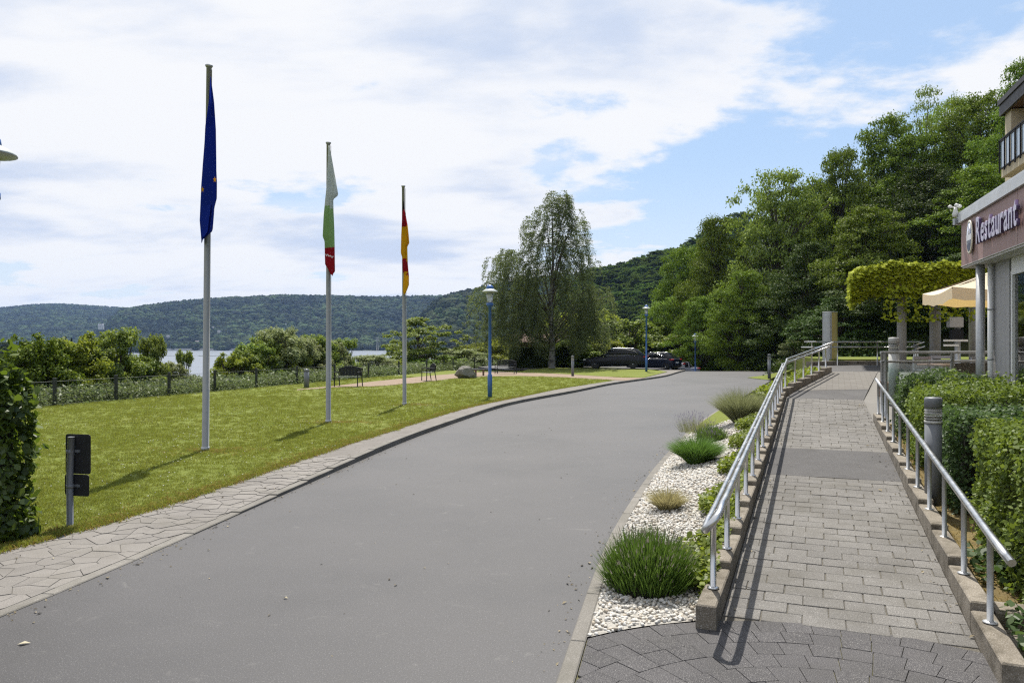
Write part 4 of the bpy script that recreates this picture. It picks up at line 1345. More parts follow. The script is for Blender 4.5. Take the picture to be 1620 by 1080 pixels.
M_fred = mat_cloth('flag_red', (0.30, 0.015, 0.025), (0.48, 0.02, 0.03), .4)
M_fblk = mat_cloth('flag_black', (0.025, 0.015, 0.015), (0.04, 0.02, 0.02), .2)
M_fwht = mat_cloth('flag_white', (0.60, 0.63, 0.60), (0.66, 0.70, 0.67), .5)
M_fgrn = mat_cloth('flag_green', (0.28, 0.42, 0.20), (0.42, 0.62, 0.28), .5)
m = flag_cloth('flag', q1, 325, [(110,149),(250,140),(380,121),(460,117),(700,99),(900,90),(1010,99)],
    [(110,152),(250,170),(400,180),(620,183),(690,186),(780,185),(830,172),(960,162),(1010,104)], 3.484, 290, 90, 4.6, .12, lambda s, t: 0, None, bottom=-36)
f1 = solo('flag', m, M_fblue, 'long deep blue flag hanging limp with two yellow stars showing', 'flag', q1)
def star(cx, cz, r, yo, sq):
    pts = []
    for k in range(10):
        a = pi/2+k*pi/5; rr = r if k % 2 == 0 else r*.4
        pts.append((cx+rr*cos(a)*sq, yo, cz+rr*sin(a)))
    return MB().add(pts+[(x, y-.006, z) for x, y, z in pts], [tuple(range(10)), tuple(range(10, 20))[::-1]]+[(k, (k+1) % 10, 10+(k+1) % 10, 10+k) for k in range(10)])
for (zx, zy, sq) in ((106, 732, .6), (174, 677, .6)):
    wx_ = (290+zx/3.484-810)/F*(q1.y-.33)-q1.x; wz = Zat(90+zy/3.484, q1.y-.33)-q1.z
    part('star', star(wx_, wz, .055, -.33, sq), M_fyel, f1)
def col2(s, t):
    y_ = 90+t*(1005-90)
    if s < .22: return 0
    if y_ < 450: return 0
    if y_ < 505+25*s: return 0
    if y_ < 812+14*sin(s*5): return 1
    return 2
m = flag_cloth('flag', q2, 519, [(90,134),(380,120),(450,112),(600,98),(740,92),(770,105),(900,108),(935,109),(1005,150)],
    [(90,141),(250,170),(436,203),(455,196),(470,168),(560,170),(700,176),(820,178),(990,180),(1005,165)], 4.5, 490, 210, 3.4, .08, col2, None, bottom=30)
f2 = solo('flag', m, [M_fwht, M_fgrn, M_fred], 'limp white flag with green middle, red foot and small white script', 'flag', q2)
# the small white line of script on the red foot (illegible in the photo: drawn as the strokes it shows)
scr = MB()
for k in range(9):
    zx = 112+k*6.4; zy = 866+k*2.2+3*sin(k*2.1)
    wx_ = (490+zx/4.5-810)/F*(q2.y-.3)-q2.x; wz = Zat(210+zy/4.5, q2.y-.3)-q2.z
    scr.box(wx_, wx_+.014, -.303, -.297, wz-.012-.015*(k % 2), wz+.012)
part('script', scr, M_white, f2)
def col3(s, t):
    y_ = 205+t*(990-205)+26*(s-.5)
    if y_ < 292: return 0
    if y_ < 430: return 1
    if y_ < 690+90*(s-.4): return 2
    if y_ < 800+120*(s-.4): return 1
    return 2
m = flag_cloth('flag', q3, 638, [(205,148),(300,143),(400,138),(500,133),(650,130),(685,141),(800,145),(980,148),(990,152)],
    [(205,152),(300,168),(420,190),(500,198),(565,203),(595,186),(740,190),(850,200),(920,200),(960,186),(990,172)], 5.4, 610, 280, 3.2, .07, col3, None, bottom=-24)
f3 = solo('flag', m, [M_fblk, M_fred, M_fyel], 'limp black, red and gold flag on the farthest pole', 'flag', q3)

def street_lamp(loc, lab, h=4.3):
    t = thing('street_lamp', lab, 'street lamp', loc, 0, 'blue street lamps along the drive')
    part('pole', MB().tube([(0, 0, 0), (0, 0, h-.78)], [.062, .055], 14), M_lampblue, t)
    part('base_sleeve', MB().lathe([(.085, -.05), (.085, .8), (.063, .83)], 14), M_lampblue, t)
    part('collar', MB().lathe([(.056, h-.84), (.13, h-.74), (.13, h-.68), (.10, h-.675)], 16), M_lampblue, t)
    part('lantern_glass', MB().lathe([(.10, h-.674), (.125, h-.32)], 18), M_lampglass, t)
    part('lamp_shade', MB().lathe([(.125, h-.30), (.29, h-.27), (.285, h-.25), (.19, h-.185), (.14, h-.16)], 24), M_lampwhite, t)
    part('dome', MB().lathe([(.139, h-.159), (.13, h-.09), (.08, h-.03), (0, h)], 20), M_lampblue, t)
    return t
q = P(775, 628, .1)
street_lamp(q, 'blue street lamp on the lawn, nearest complete one', Zat(450, q.y)-q.z)
street_lamp(A(1022.5, 53, .18), 'blue street lamp standing behind the black estate car', Zat(482, 53)-.18)
street_lamp(A(1100, 65, float(H(A(1100, 65).x, 65))), 'distant blue street lamp in front of the dark wood at the road crest', Zat(527, 65)-float(H(A(1100, 65).x, 65)))
street_lamp(Vector((A(-21, 8.3).x, 8.3, .03)), 'street lamp mostly cut off by the left frame edge, only its shade rim showing', Zat(206, 8.3)-.03)

# fence
fpx = [(86.5,647),(183.6,638.5),(267.5,631),(340,625),(405.6,617.5),(470,613),(529.5,606.7),(583,602),(631,598),(675,594),(716.7,590),(751,586),(779,583)]
fpts = []
for px, py in fpx:
    u = (px-810)/F; Y = (FX0-FY0*FDX/FDY)/(u-FDX/FDY); fpts.append(Vector((u*Y, Y, 0.02)))
d0 = fpts[0]-fpts[1]
fpts = [fpts[0]+d0*3, fpts[0]+d0*2, fpts[0]+d0]+fpts
fe = thing('wire_fence', 'low wire fence with dark posts along the river edge of the lawn', 'fence', fpts[0])
M_wire = mat_plain('fence_wire', (0.09, 0.10, 0.09), .5, .5)
for i, p in enumerate(fpts):
    h_ = 0.95
    part('post', MB().cbox(p.x-fpts[0].x, p.y-fpts[0].y, h_/2, .085, .085, h_, 0, None, .008), M_fpost, fe)
    if i+1 < len(fpts):
        a, b = p-fpts[0], fpts[i+1]-fpts[0]; wm = MB()
        for z in (.12, .3, .48, .66, .84): wm.tube([a+Vector((0,0,z)), b+Vector((0,0,z))], .0035 if z < .8 else .006, 4, 0, False)
        if i < 6:
            nv = int((b-a).length/.10)
            for k in range(1, nv):
                c = a.lerp(b, k/nv); wm.tube([c+Vector((0,0,.08)), c+Vector((0,0,.84))], .0025, 4, 0, False)
        part('wire_panel', wm, M_wire, fe)

def bench(px, py, rz_, lab, w=1.25):
    t = thing('park_bench', lab, 'bench', P(px, py, .108), rz_, 'black metal benches by the river path')
    h = w/2
    # faces -Y (local); backrest at +Y
    for k in range(7): part('seat_slat', MB().box(-h, h, -.25+k*.066, -.25+k*.066+.05, .43, .45), M_seatglint, t)
    bk = MB(); pts = [(-h+w*k/12, .24+.02, .80+.10*sin(pi*k/12)) for k in range(13)]
    bk.tube(pts, .022, 6); bk.tube([(-h, .22, .50), (h, .22, .50)], .018, 6)
    part('back_frame', bk, M_black, t)
    for k in range(1, 16):
        x = -h+w*k/16; part('back_slat', MB().box(x-.031, x+.031, .232, .244, .50, .79+.10*sin(pi*k/16)), M_black, t)
    for s in (-1, 1):
        part('leg', MB().tube([(s*h, -.24, 0), (s*h, -.22, .64)], .025, 8), M_black, t)
        part('leg', MB().tube([(s*h, .28, 0), (s*h, .20, .45), (s*h, .26, .81)], .025, 8), M_black, t)
        part('armrest', MB().tube([(s*h, -.25, .64), (s*h, 0, .66), (s*h, .24, .64)], .024, 8), M_black, t)
    return t
M_seatglint = mat_plain('seat_sun_glint', (0.20, 0.21, 0.23), .25, .3)  # paler than the black frame: the sun's glint is put into the colour
bench(551, 611, -.25, 'black metal bench with curved back just right of the middle flagpole', 1.14)
bench(678, 602, -pi/2+.35, 'black metal bench seen side on between the far flagpole and the boulder', 1.1)
bench(800, 591, -.3, 'black metal bench in the shade against the round clipped hedge', 1.3)
lb = thing('low_bench', 'low backless plank bench between the boulder and the blue lamp', 'bench', P(762, 594, .108))
part('plank', MB().box(-.55, .5, -.16, .16, .38, .43), M_bollard, lb)
for x in (-.42, .05): part('leg', MB().box(x, x+.11, -.12, .12, 0, .379), M_wood, lb)

sg = thing('road_sign', 'small dark back of a two panel sign on a post beside the left hedge', 'sign', P(111, 829, .03), radians(-14))
part('post', MB().tube([(0, 0, -.1), (-.005, 0, .5), (.015, 0, .96)], .035, 14), M_bollard, sg)
def rpanel(x0, x1, z0, z1, r=.03):
    pts = []
    for cx, cz, a0 in ((x1-r, z1-r, 0), (x0+r, z1-r, pi/2), (x0+r, z0+r, pi), (x1-r, z0+r, 3*pi/2)):
        for k in range(5): a = a0+pi/2*k/4; pts.append((cx+r*cos(a), cz+r*sin(a)))
    m = MB(); n_ = len(pts)
    m.add([(x, .045, z) for x, z in pts]+[(x, .05, z) for x, z in pts], [tuple(range(n_)), tuple(range(n_, 2*n_))[::-1]]+[(k, n_+k, n_+(k+1) % n_, (k+1) % n_) for k in range(n_)])
    return m
part('panel', rpanel(-.105, .225, .55, .985), M_signback, sg)
part('panel', rpanel(-.115, .205, .305, .543), M_signback, sg)
for z in (.42, .80):
    part('clamp', MB().lathe([(.041, z-.02), (.041, z+.02)], 14, (0, 0, 0)).box(-.06, .09, .03, .044, z-.014, z+.014), M_bollard, sg)
for z in (.70, .44): part('bolt_plate', MB().box(-.085, -.05, .036, .044, z-.02, z+.02), M_bollard_pale, sg)

def rock(loc, sx, sy, sz, lab):
    from mathutils import noise as mn
    r = random.Random(5); bm = bmesh.new()
    for k in range(26):
        d = Vector((r.gauss(0, 1), r.gauss(0, 1), r.gauss(0, 1))).normalized()
        bm.verts.new(d*r.uniform(.85, 1.1))
    g = bmesh.ops.convex_hull(bm, input=bm.verts[:])
    bmesh.ops.triangulate(bm, faces=bm.faces[:])
    bmesh.ops.subdivide_edges(bm, edges=bm.edges[:], cuts=5, use_grid_fill=True)
    for v in bm.verts:
        p = v.co.copy(); d = .10*mn.noise(p*2.1)+.05*mn.noise(p*5)+.03*mn.noise(p*11)
        v.co = p*(1+d)
        z = v.co.z*(1-.30*v.co.x) if v.co.z > 0 else v.co.z*.8
        v.co = Vector((v.co.x*sx*(1.0 if v.co.z > -.3 else .92), v.co.y*sy, min(z, .85)*sz))
    me = bpy.data.meshes.new('boulder'); bm.to_mesh(me); bm.free()
    me.materials.append(mat_stone('boulder_stone', (.15, .14, .12), (.26, .25, .22), .3, 2.5, 60, .9, .8, 0, ((.06, .06, .045), .7)))
    return tag(link('boulder', me, None, loc, (0, .06, .2)), lab, 'boulder')
q = P(736, 598.5, .1)
rock(q+Vector((0, .3, .2)), .66, .45, .58, 'large grey boulder on the path edge between bench and blue lamp')

# scraps on the asphalt
M_scrap = mat_plain('dry_leaf', (.5, .45, .32), .8)
for px, py, s_, lab in ((38, 1018, .04, 'crumpled pale leaf on the asphalt at the left frame edge'), (452, 946, .022, 'small dry leaf alone in the middle of the drive'),
                     (84, 884, .018, 'dark crumb of bark on the near pavement'), (330, 870, .015, 'tiny pale scrap near the kerb')):
    q = P(px, py, .004); m = MB()
    m.add([(-s_, 0, .002), (-s_*.2, -s_*.5, .012), (s_, 0, .004), (0, s_*.5, .014)], [(0, 1, 2), (0, 2, 3)])
    solo('fallen_leaf', m, M_scrap, lab, 'leaf', q+Vector((0, 0, lz(q.y) if px == 84 else 0)), (0, 0, px))

# ------------------------------------------------------------------ cars
M_tyre = mat_plain('tyre_rubber', (.02, .02, .02), .8)
M_rim = mat_plain('alloy_rim', (.45, .45, .47), .3, .8)
M_carglass = None
def mat_carglass():
    t = NT('car_glass'); t.bsdf((.008, .009, .011), .08, 0, None, .3); return t.m
M_carglass = mat_carglass()
M_tail = mat_plain('tail_lamp', (.35, .015, .015), .2)
M_head = mat_plain('head_lamp', (.6, .62, .65), .15, .2)
M_trim = mat_plain('chrome_trim', (.6, .6, .62), .2, .9)
def car_paint(name, col):
    t = NT(name); t.bsdf(col, .4, .0, None, .25, Coat_Weight=.12, Coat_Roughness=.06); return t.m
def car(loc, rz_, paint, lab, L=4.75, Wd=1.82, Hh=1.48, estate=True, wb_=2.75):
    """nose towards local -X"""
    t = thing('parked_car', lab, 'car', loc, rz_, 'cars parked beyond the lawn')
    x0 = -L/2
    # lower body stations: x, bottom, shoulder height, half width
    stn = [(0, .34, .56, .66), (.12, .24, .70, .80), (.5, .20, .80, .88), (1.1, .19, .90, .91), (1.5, .19, .96, .91), (2.4, .19, .98, .91), (3.6, .19, 1.0, .91), (L-.5, .20, 1.0, .90), (L-.12, .26, .98, .86), (L, .36, .92, .80)]
    rings = []
    for (x, zb, zt, hw) in stn:
        hw *= Wd/1.82
        rings.append([(x0+x, -hw*.93, zb), (x0+x, -hw, zb+.16), (x0+x, -hw*1.0, zt-.16), (x0+x, -hw*.93, zt), (x0+x, hw*.93, zt), (x0+x, hw, zt-.16), (x0+x, hw, zb+.16), (x0+x, hw*.93, zb)])
    part('body', MB().loft(rings, 0, True), paint, t)
    # greenhouse (glass) and roof
    rx = [(1.35, .95), (2.05, Hh-.06), (2.6, Hh), (3.5, Hh-.01), (L-.75 if estate else L-1.2, Hh-.07), (L-.12 if estate else L-.5, .97)]
    gl = []
    for (x, z) in rx:
        k = (z-.95)/(Hh-.95)
        hb, ht = .86*Wd/1.82, (.86-.20*k)*Wd/1.82
        gl.append([(x0+x, -hb, .93), (x0+x, -ht, max(z, .94)), (x0+x, ht, max(z, .94)), (x0+x, hb, .93)])
    part('windows', MB().loft(gl, 0, True), M_carglass, t)
    rr = []
    for (x, z) in rx[1:-1]:
        ht = .665*Wd/1.82; rr.append([(x0+x, -ht-.01, z-.03), (x0+x, -ht+.05, z+.022), (x0+x, ht-.05, z+.022), (x0+x, ht+.01, z-.03)])
    part('roof', MB().loft(rr, 0, True), paint, t)
    for s in (-1, 1):
        for (xa, xb) in ((2.42, 2.5), (3.35, 3.43)):
            part('pillar', MB().add([(x0+xa, s*.868*Wd/1.82, .95), (x0+xb, s*.868*Wd/1.82, .95), (x0+xb, s*.69*Wd/1.82, Hh-.05), (x0+xa, s*.69*Wd/1.82, Hh-.05)], [(0,1,2,3)]), paint, t)
        part('trim_strip', MB().tube([(x0+1.6, s*.89*Wd/1.82, .975), (x0+2.5, s*.895*Wd/1.82, .985), (x0+L-.6, s*.885*Wd/1.82, 1.01), (x0+L-.9, s*.79*Wd/1.82, Hh-.2), (x0+L-1.5, s*.71*Wd/1.82, Hh-.05), (x0+2.1, s*.71*Wd/1.82, Hh-.06)], .012, 5), M_trim, t)
        part('roof_rail', MB().tube([(x0+2.1, s*.6*Wd/1.82, Hh+.0), (x0+2.4, s*.6*Wd/1.82, Hh+.045), (x0+L-1.2, s*.6*Wd/1.82, Hh+.03), (x0+L-1.0, s*.6*Wd/1.82, Hh-.02)], .014, 5), M_trim, t)
        part('mirror', MB().cbox(x0+1.75, s*.99*Wd/1.82, 1.02, .12, .2, .13, 0, None, .02), paint, t)
        part('headlight', MB().cbox(x0+.2, s*.66*Wd/1.82, .66, .3, .28, .11, 0, None, .03), M_head, t)
        part('tail_light', MB().cbox(x0+L-.14, s*.73*Wd/1.82, .90, .3, .28, .12, 0, None, .03), M_tail, t)
        for xw in (.95, .95+wb_):
            M = Matrix.Translation((x0+xw, s*(.80*Wd/1.82), .325)) @ Matrix.Rotation(pi/2*-s, 4, 'X')
            wh = part('wheel', MB().lathe([(.22, -.10), (.30, -.11), (.325, -.08), (.325, .08), (.30, .11), (.22, .105)], 24, M=M), M_tyre, t)
            rm = MB().lathe([(.225, .06), (.225, .10), (.20, .09)], 20, M=M)
            for k in range(10):
                a = 2*pi*k/10; R_ = M @ Matrix.Rotation(a, 4, 'Z')
                rm.box(.03, .21, -.016, .016, .075, .10, 0, R_)
            rm.lathe([(.05, .07), (.05, .11), (0, .115)], 12, M=M)
            part('rim', rm, M_rim, wh)
            part('arch', MB().lathe([(.36, -.02), (.36, .117), (.0, .116)], 24, M=Matrix.Translation((0,0,.02)) @ M @ Matrix.Translation((0,0,-.10*0-.05))), M_tyre, t) if False else None
    part('number_plate', MB().box(x0+L-.005, x0+L+.012, -.26, .26, .62, .73), M_white, t)
    part('bumper', MB().box(x0+L-.1, x0+L+.03, -.8*Wd/1.82, .8*Wd/1.82, .36, .50), M_black, t)
    return t
car(A(974, 57.8, .2), radians(-14), car_paint('black_car_paint', (.006, .007, .012)), 'black estate car parked side on beneath the trees', 4.85, 1.86, 1.50, True, 2.85)
car(A(1033, 62, -.1), radians(-38), car_paint('navy_car_paint', (.01, .014, .03)), 'dark car mostly hidden behind the second blue lamp', 4.3, 1.78, 1.44)
car(A(1049, 66, -.55), radians(-60), car_paint('white_car_paint', (.55, .56, .66)), 'small pale lilac white car beyond the crest of the drive', 3.8, 1.66, 1.48, True, 2.4)
car(A(1064, 66, -.95), radians(8), car_paint('silver_car_paint', (.34, .36, .42)), 'low silver car half sunk behind the crest of the drive', 4.4, 1.76, 1.45, False)
# wooden hut behind the clipped hedge
hq = A(846, 64, .15)
hu = thing('garden_hut', 'red brown wooden hut in the shade behind the clipped round hedge', 'hut', hq, .15)
M_hut = mat_plain('hut_boards', (.20, .075, .035), .8, 0, .25, 5)
for k in range(9): part('board', MB().box(-1.6+k*.36, -1.6+k*.36+.345, -1.2, -1.16, 0, 2.1), M_hut, hu)
part('wall', MB().box(-1.6, 1.62, -1.158, 1.2, 0, 2.1), M_hut, hu)
part('roof', MB().add([(-1.9, -1.5, 2.06), (1.9, -1.5, 2.06), (1.9, 0, 2.75), (-1.9, 0, 2.75), (1.9, 1.5, 2.06), (-1.9, 1.5, 2.06)], [(0,1,2,3), (3,2,4,5), (0,3,5), (1,4,2)]), mat_plain('hut_roof', (.085, .042, .026), .85), hu)
# ------------------------------------------------------------------ vegetation
M_bark = mat_plain('bark', (.075, .06, .045), .95, 0, .3, 4, .6, 20)
def mat_birchbark():
    t = NT('birch_bark'); v = t.obj()
    mp = t.n('ShaderNodeMapping'); mp.inputs['Scale'].default_value = (1, 1, 4); t.l(v, mp.inputs['Vector'])
    c = t.mix(t.rng(t.noise(mp.outputs[0], 2.2, 4), .48, .6), (.20, .195, .18), (.04, .036, .032))
    t.bsdf(c, .85); return t.m
M_birchbark = mat_birchbark()
M_leafA = mat_leaf('broad_leaf', (.055, .100, .009), (.185, .255, .024), .20, .07, (.28, .42, .02))
M_leafB = mat_leaf('pale_broad_leaf', (.110, .170, .024), (.275, .350, .066), .26, .07, (.36, .50, .05))
M_leafDark = mat_leaf('dark_leaf', (.020, .042, .007), (.060, .095, .012), .14, .07, (.13, .21, .012))
M_birchleaf = mat_leaf('birch_leaf', (.070, .105, .036), (.150, .190, .080), .40, .10, (.28, .36, .09))
M_shrubleaf = mat_leaf('shrub_leaf', (.095, .150, .022), (.215, .28, .05), .42, .10, (.36, .44, .05))
M_shrubpale = mat_leaf('pale_shrub_leaf', (.15, .18, .07), (.28, .31, .14), .40, .10, (.40, .46, .16))
M_shrubyel = mat_leaf('yellow_shrub_leaf', (.12, .165, .018), (.24, .275, .035), .42, .06, (.44, .50, .04))
M_hedgeleaf = mat_leaf('hedge_leaf', (.075, .115, .018), (.165, .21, .036), .36, .09, (.26, .34, .03))
M_hedgeleaf2 = mat_leaf('dark_hedge_leaf', (.035, .075, .022), (.085, .135, .045), .34, .10, (.16, .26, .05))
M_ivy = mat_leaf('ivy_leaf', (.035, .065, .010), (.090, .130, .018), .40, .12, (.22, .32, .02))
M_core = mat_plain('twig_core', (.020, .020, .010), .95, 0, .3, 8)
M_forest = mat_leaf('forest_leaf', (.038, .070, .013), (.095, .138, .030), .3, .0, None, .45)
M_forestfar = mat_leaf('far_forest_leaf', (.028, .042, .018), (.060, .075, .032), .1, .0, None, .55)

def tree_meshes(seed, n_clump, leaves_per, leaf, leafmat, spread=1.0, hollow=.55, open_=0.0, base=.16, csz=1.0):
    """unit tree: height 1, crown radius ~0.5; returns trunk mesh, crown mesh"""
    r = np.random.default_rng(seed); rd = random.Random(seed)
    cl = []
    tries = 0
    while len(cl) < n_clump and tries < 4000:
        tries += 1
        z = r.uniform(base, 1.0); t = (z-base)/(1-base)
        env = .5*spread*max(.06, sin(pi*min(.995, .10+.89*t**.9)))**.55
        env *= (.86+.2*sin(seed+z*9))
        a = r.uniform(0, 2*pi); lob = 1+.22*sin(3*a+seed)+.12*sin(5*a+seed*2+z*6)
        rad_ = env*lob*sqrt(r.uniform(hollow**2*(1-t*.9), 1))
        cr = r.uniform(.045, .085)*(1-.2*t)*csz
        c = np.array([rad_*cos(a), rad_*sin(a), min(z, 1-cr*.6)])
        if any(np.linalg.norm(c-o)*1.0 < (cr+ocr)*(.47+open_) for o, ocr in cl): continue
        cl.append((c, cr))
    P_, N_, S_ = [], [], []
    for c, cr in cl:
        k = int(leaves_per*(cr/.08)**2)
        d = r.normal(size=(k, 3)); d /= np.linalg.norm(d, axis=1)[:, None]
        d[:, 2] = np.where(d[:, 2] < -.3, -d[:, 2]*.6, d[:, 2])
        rr = cr*(r.random(k)**.45)*1.12*(1+.2*np.sin(d[:, 0]*9+c[0]*50))
        p = c+d*rr[:, None]*[1.2, 1.2, .85]
        out = p.copy(); out[:, 2] -= .45; out /= np.linalg.norm(out, axis=1)[:, None]+1e-6
        nn = d*.5+out*.25+r.normal(0, .55, (k, 3))+[0, 0, .55]
        P_.append(p); N_.append(nn); S_.append(r.uniform(.65, 1.25, k)*leaf)
    crown = leaf_mesh('crown', leafmat, np.concatenate(P_), np.concatenate(N_), np.concatenate(S_), .72, .22)
    tb = MB()
    bend = [(0, 0, -.03)]+[(.02*sin(seed+k), .02*cos(seed*2+k), k*.14) for k in range(1, 6)]
    tb.tube(bend, [.024, .020, .017, .013, .010, .006], 9)
    for c, cr in cl[::3]:
        z0 = max(.12, c[2]-.30-.1*rd.random()); zi = min(.68, z0)
        a = Vector((.02*sin(seed+zi/.14), .02*cos(seed*2+zi/.14), zi)); b = Vector(c)
        mid = a.lerp(b, .5)+Vector((0, 0, .03+.03*rd.random()))
        tb.tube([a, mid, b], [.008, .005, .002], 5, 0, False)
    return tb.mesh('trunk', M_bark), crown
def place_tree(meshes, name, lab, cat, loc, w, h, rz_, group=None, tw=1.0):
    t = thing(name, lab, cat, loc, rz_, group)
    for nm, me in zip(('trunk', 'crown'), meshes):
        o = link(nm, me, t); o.scale = (w, w, h)
    return t

TV = [tree_meshes(11, 300, 250, .0185, M_leafA, 1, .35, 0, .06), tree_meshes(23, 320, 250, .018, M_leafA, 1.05, .35, 0, .08),
      tree_meshes(37, 290, 250, .018, M_leafB, 1.0, .3, .03, .08), tree_meshes(41, 300, 250, .0185, M_leafDark, 1.1, .35, 0, .04)]
TAIR = tree_meshes(57, 70, 240, .015, M_leafB, .9, .3, .2, .3)
forest = [ # px, top py, distance, width px, variant, label
 (1085, 392, 82, 125, 0, 'lowest crown at the left end of the wood, beside the forested hill'),
 (1137, 345, 76, 130, 1, 'second crown from the left of the wood, rising over its left end'),
 (1234, 272, 72, 185, 2, 'broad pale rounded crown standing out before the sky at the left of the wood'),
 (1335, 238, 74, 140, 1, 'tall tree just right of the pale rounded crown in the wood'),
 (1404, 188, 76, 150, 0, 'tall tree climbing the skyline between pale crown and airy top'),
 (1550, 150, 70, 170, 0, 'tall leafy tree on the skyline just left of the hotel block'),
 (1635, 96, 62, 160, 1, 'tallest tree of the wood, behind the hotel roof'),
 (1175, 430, 63, 120, 1, 'lower front tree of the wood above the distant street lamp'),
 (1282, 385, 60, 150, 3, 'dark front tree of the wood above the grass island bollard'),
 (1372, 330, 56, 170, 0, 'front tree of the wood above the metal cylinder'),
 (1470, 262, 60, 190, 3, 'dark bushy tree of the wood above the pergola'),
 (1560, 262, 54, 180, 0, 'front tree of the wood over the restaurant roof corner'),
 (1110, 470, 70, 95, 0, 'small bright tree at the foot of the wood left of the distant lamp'),
 (1062, 470, 88, 95, 2, 'pale tree at the foot of the forested hill, right of the second lamp'),
 (1425, 420, 48, 190, 3, 'dark undergrowth tree directly behind the pergola'),
 (1330, 470, 50, 160, 3, 'dark low tree directly behind the metal cylinder'),
 (1225, 480, 62, 130, 3, 'dark low tree at the wood edge over the road crest'),
 (1530, 400, 44, 200, 3, 'dark low tree behind the parasol and restaurant corner'),
 (1300, 310, 78, 150, 0, 'tree filling the gap behind the pale rounded crown'),
 (1455, 215, 72, 160, 1, 'tree below the airy treetop on the skyline'),
 (1296, 288, 84, 130, 3, 'dark crown in the dip of the skyline right of the pale rounded crown'),
 (1508, 158, 80, 130, 2, 'pale crown on the skyline between airy treetop and hotel block'),
]
for k, (px, py, Y, wpx, v, lab) in enumerate(forest):
    q = A(px, Y); q.z = float(H(q.x, Y))-.1
    h = Zat(py, Y)-q.z; w_ = wpx/F*Y*1.06
    place_tree(TV[v], 'broadleaf_tree', lab, 'tree', q, w_, h, k*2.4, 'trees of the wood')
q = A(1466, 74); q.z = float(H(q.x, 74))
place_tree(TAIR, 'broadleaf_tree', 'airy open treetop with sky showing through, highest left of the hotel', 'tree', q, 8.0, Zat(138, 74)-q.z, 1, 'trees of the wood')
# small bushes at the wood edge
SH = []
def shrub_meshes(seed, mat, n_cl, per, leaf, spiky=0.0):
    r = np.random.default_rng(seed)
    P_, N_, S_ = [], [], []
    tb = MB()
    for k in range(n_cl):
        a = r.uniform(0, 2*pi); z = r.uniform(.12, .92); rad_ = .5*sqrt(r.uniform(.05, 1))*sqrt(max(.1, 1-(z-.35)**2*1.9))
        if r.random() < spiky: z = r.uniform(.85, 1.0); rad_ *= .7
        c = np.array([rad_*cos(a), rad_*sin(a), z]); cr = r.uniform(.09, .17)*(.6 if z > .85 else 1)
        kk = int(per*(cr/.12)**2)
        d = r.normal(size=(kk, 3)); d /= np.linalg.norm(d, axis=1)[:, None]
        p = c+d*(cr*r.random(kk)**.5)[:, None]*[1, 1, .95 if z > .85 else .75]
        P_.append(p); N_.append(d*.5+r.normal(0, .5, (kk, 3))+[0, 0, .6]); S_.append(r.uniform(.6, 1.25, kk)*leaf)
        b = Vector(c); tb.tube([(b.x*.15, b.y*.15, -.05), (b.x*.5, b.y*.5, b.z*.55), b], [.012, .008, .003], 5, 0, False)
    me = leaf_mesh('foliage', mat, np.concatenate(P_), np.concatenate(N_), np.concatenate(S_), .68, .2)
    return tb.mesh('stems', M_bark), me
SV = {'g': shrub_meshes(5, M_shrubleaf, 80, 230, .042, .25), 'p': shrub_meshes(9, M_shrubpale, 80, 240, .038, .35),
      'y': shrub_meshes(13, M_shrubyel, 75, 230, .042, .1), 'd': shrub_meshes(17, M_leafA, 80, 230, .042, .1), 't': shrub_meshes(21, M_shrubleaf, 40, 150, .055, .6)}
def shrub(px, top, wpx, kind, lab, Y=None, off=1.12, z=None, name='shrub', group='shrubs along the river fence'):
    if Y is None:
        u = (px-810)/F; Y = (FX0-FY0*FDX/FDY)/(u-FDX/FDY)*off
    q = A(px, Y); q.z = float(H(q.x, Y))-.1 if z is None else z
    h = (Zat(top, Y)-q.z)*1.22; w_ = wpx/F*Y*1.55
    t = thing(name, lab, 'shrub', q, px*1.3, group)
    for nm, me in zip(('stems', 'foliage'), SV[kind]):
        o = link(nm, me, t); o.scale = (w_, w_, h)
    return t
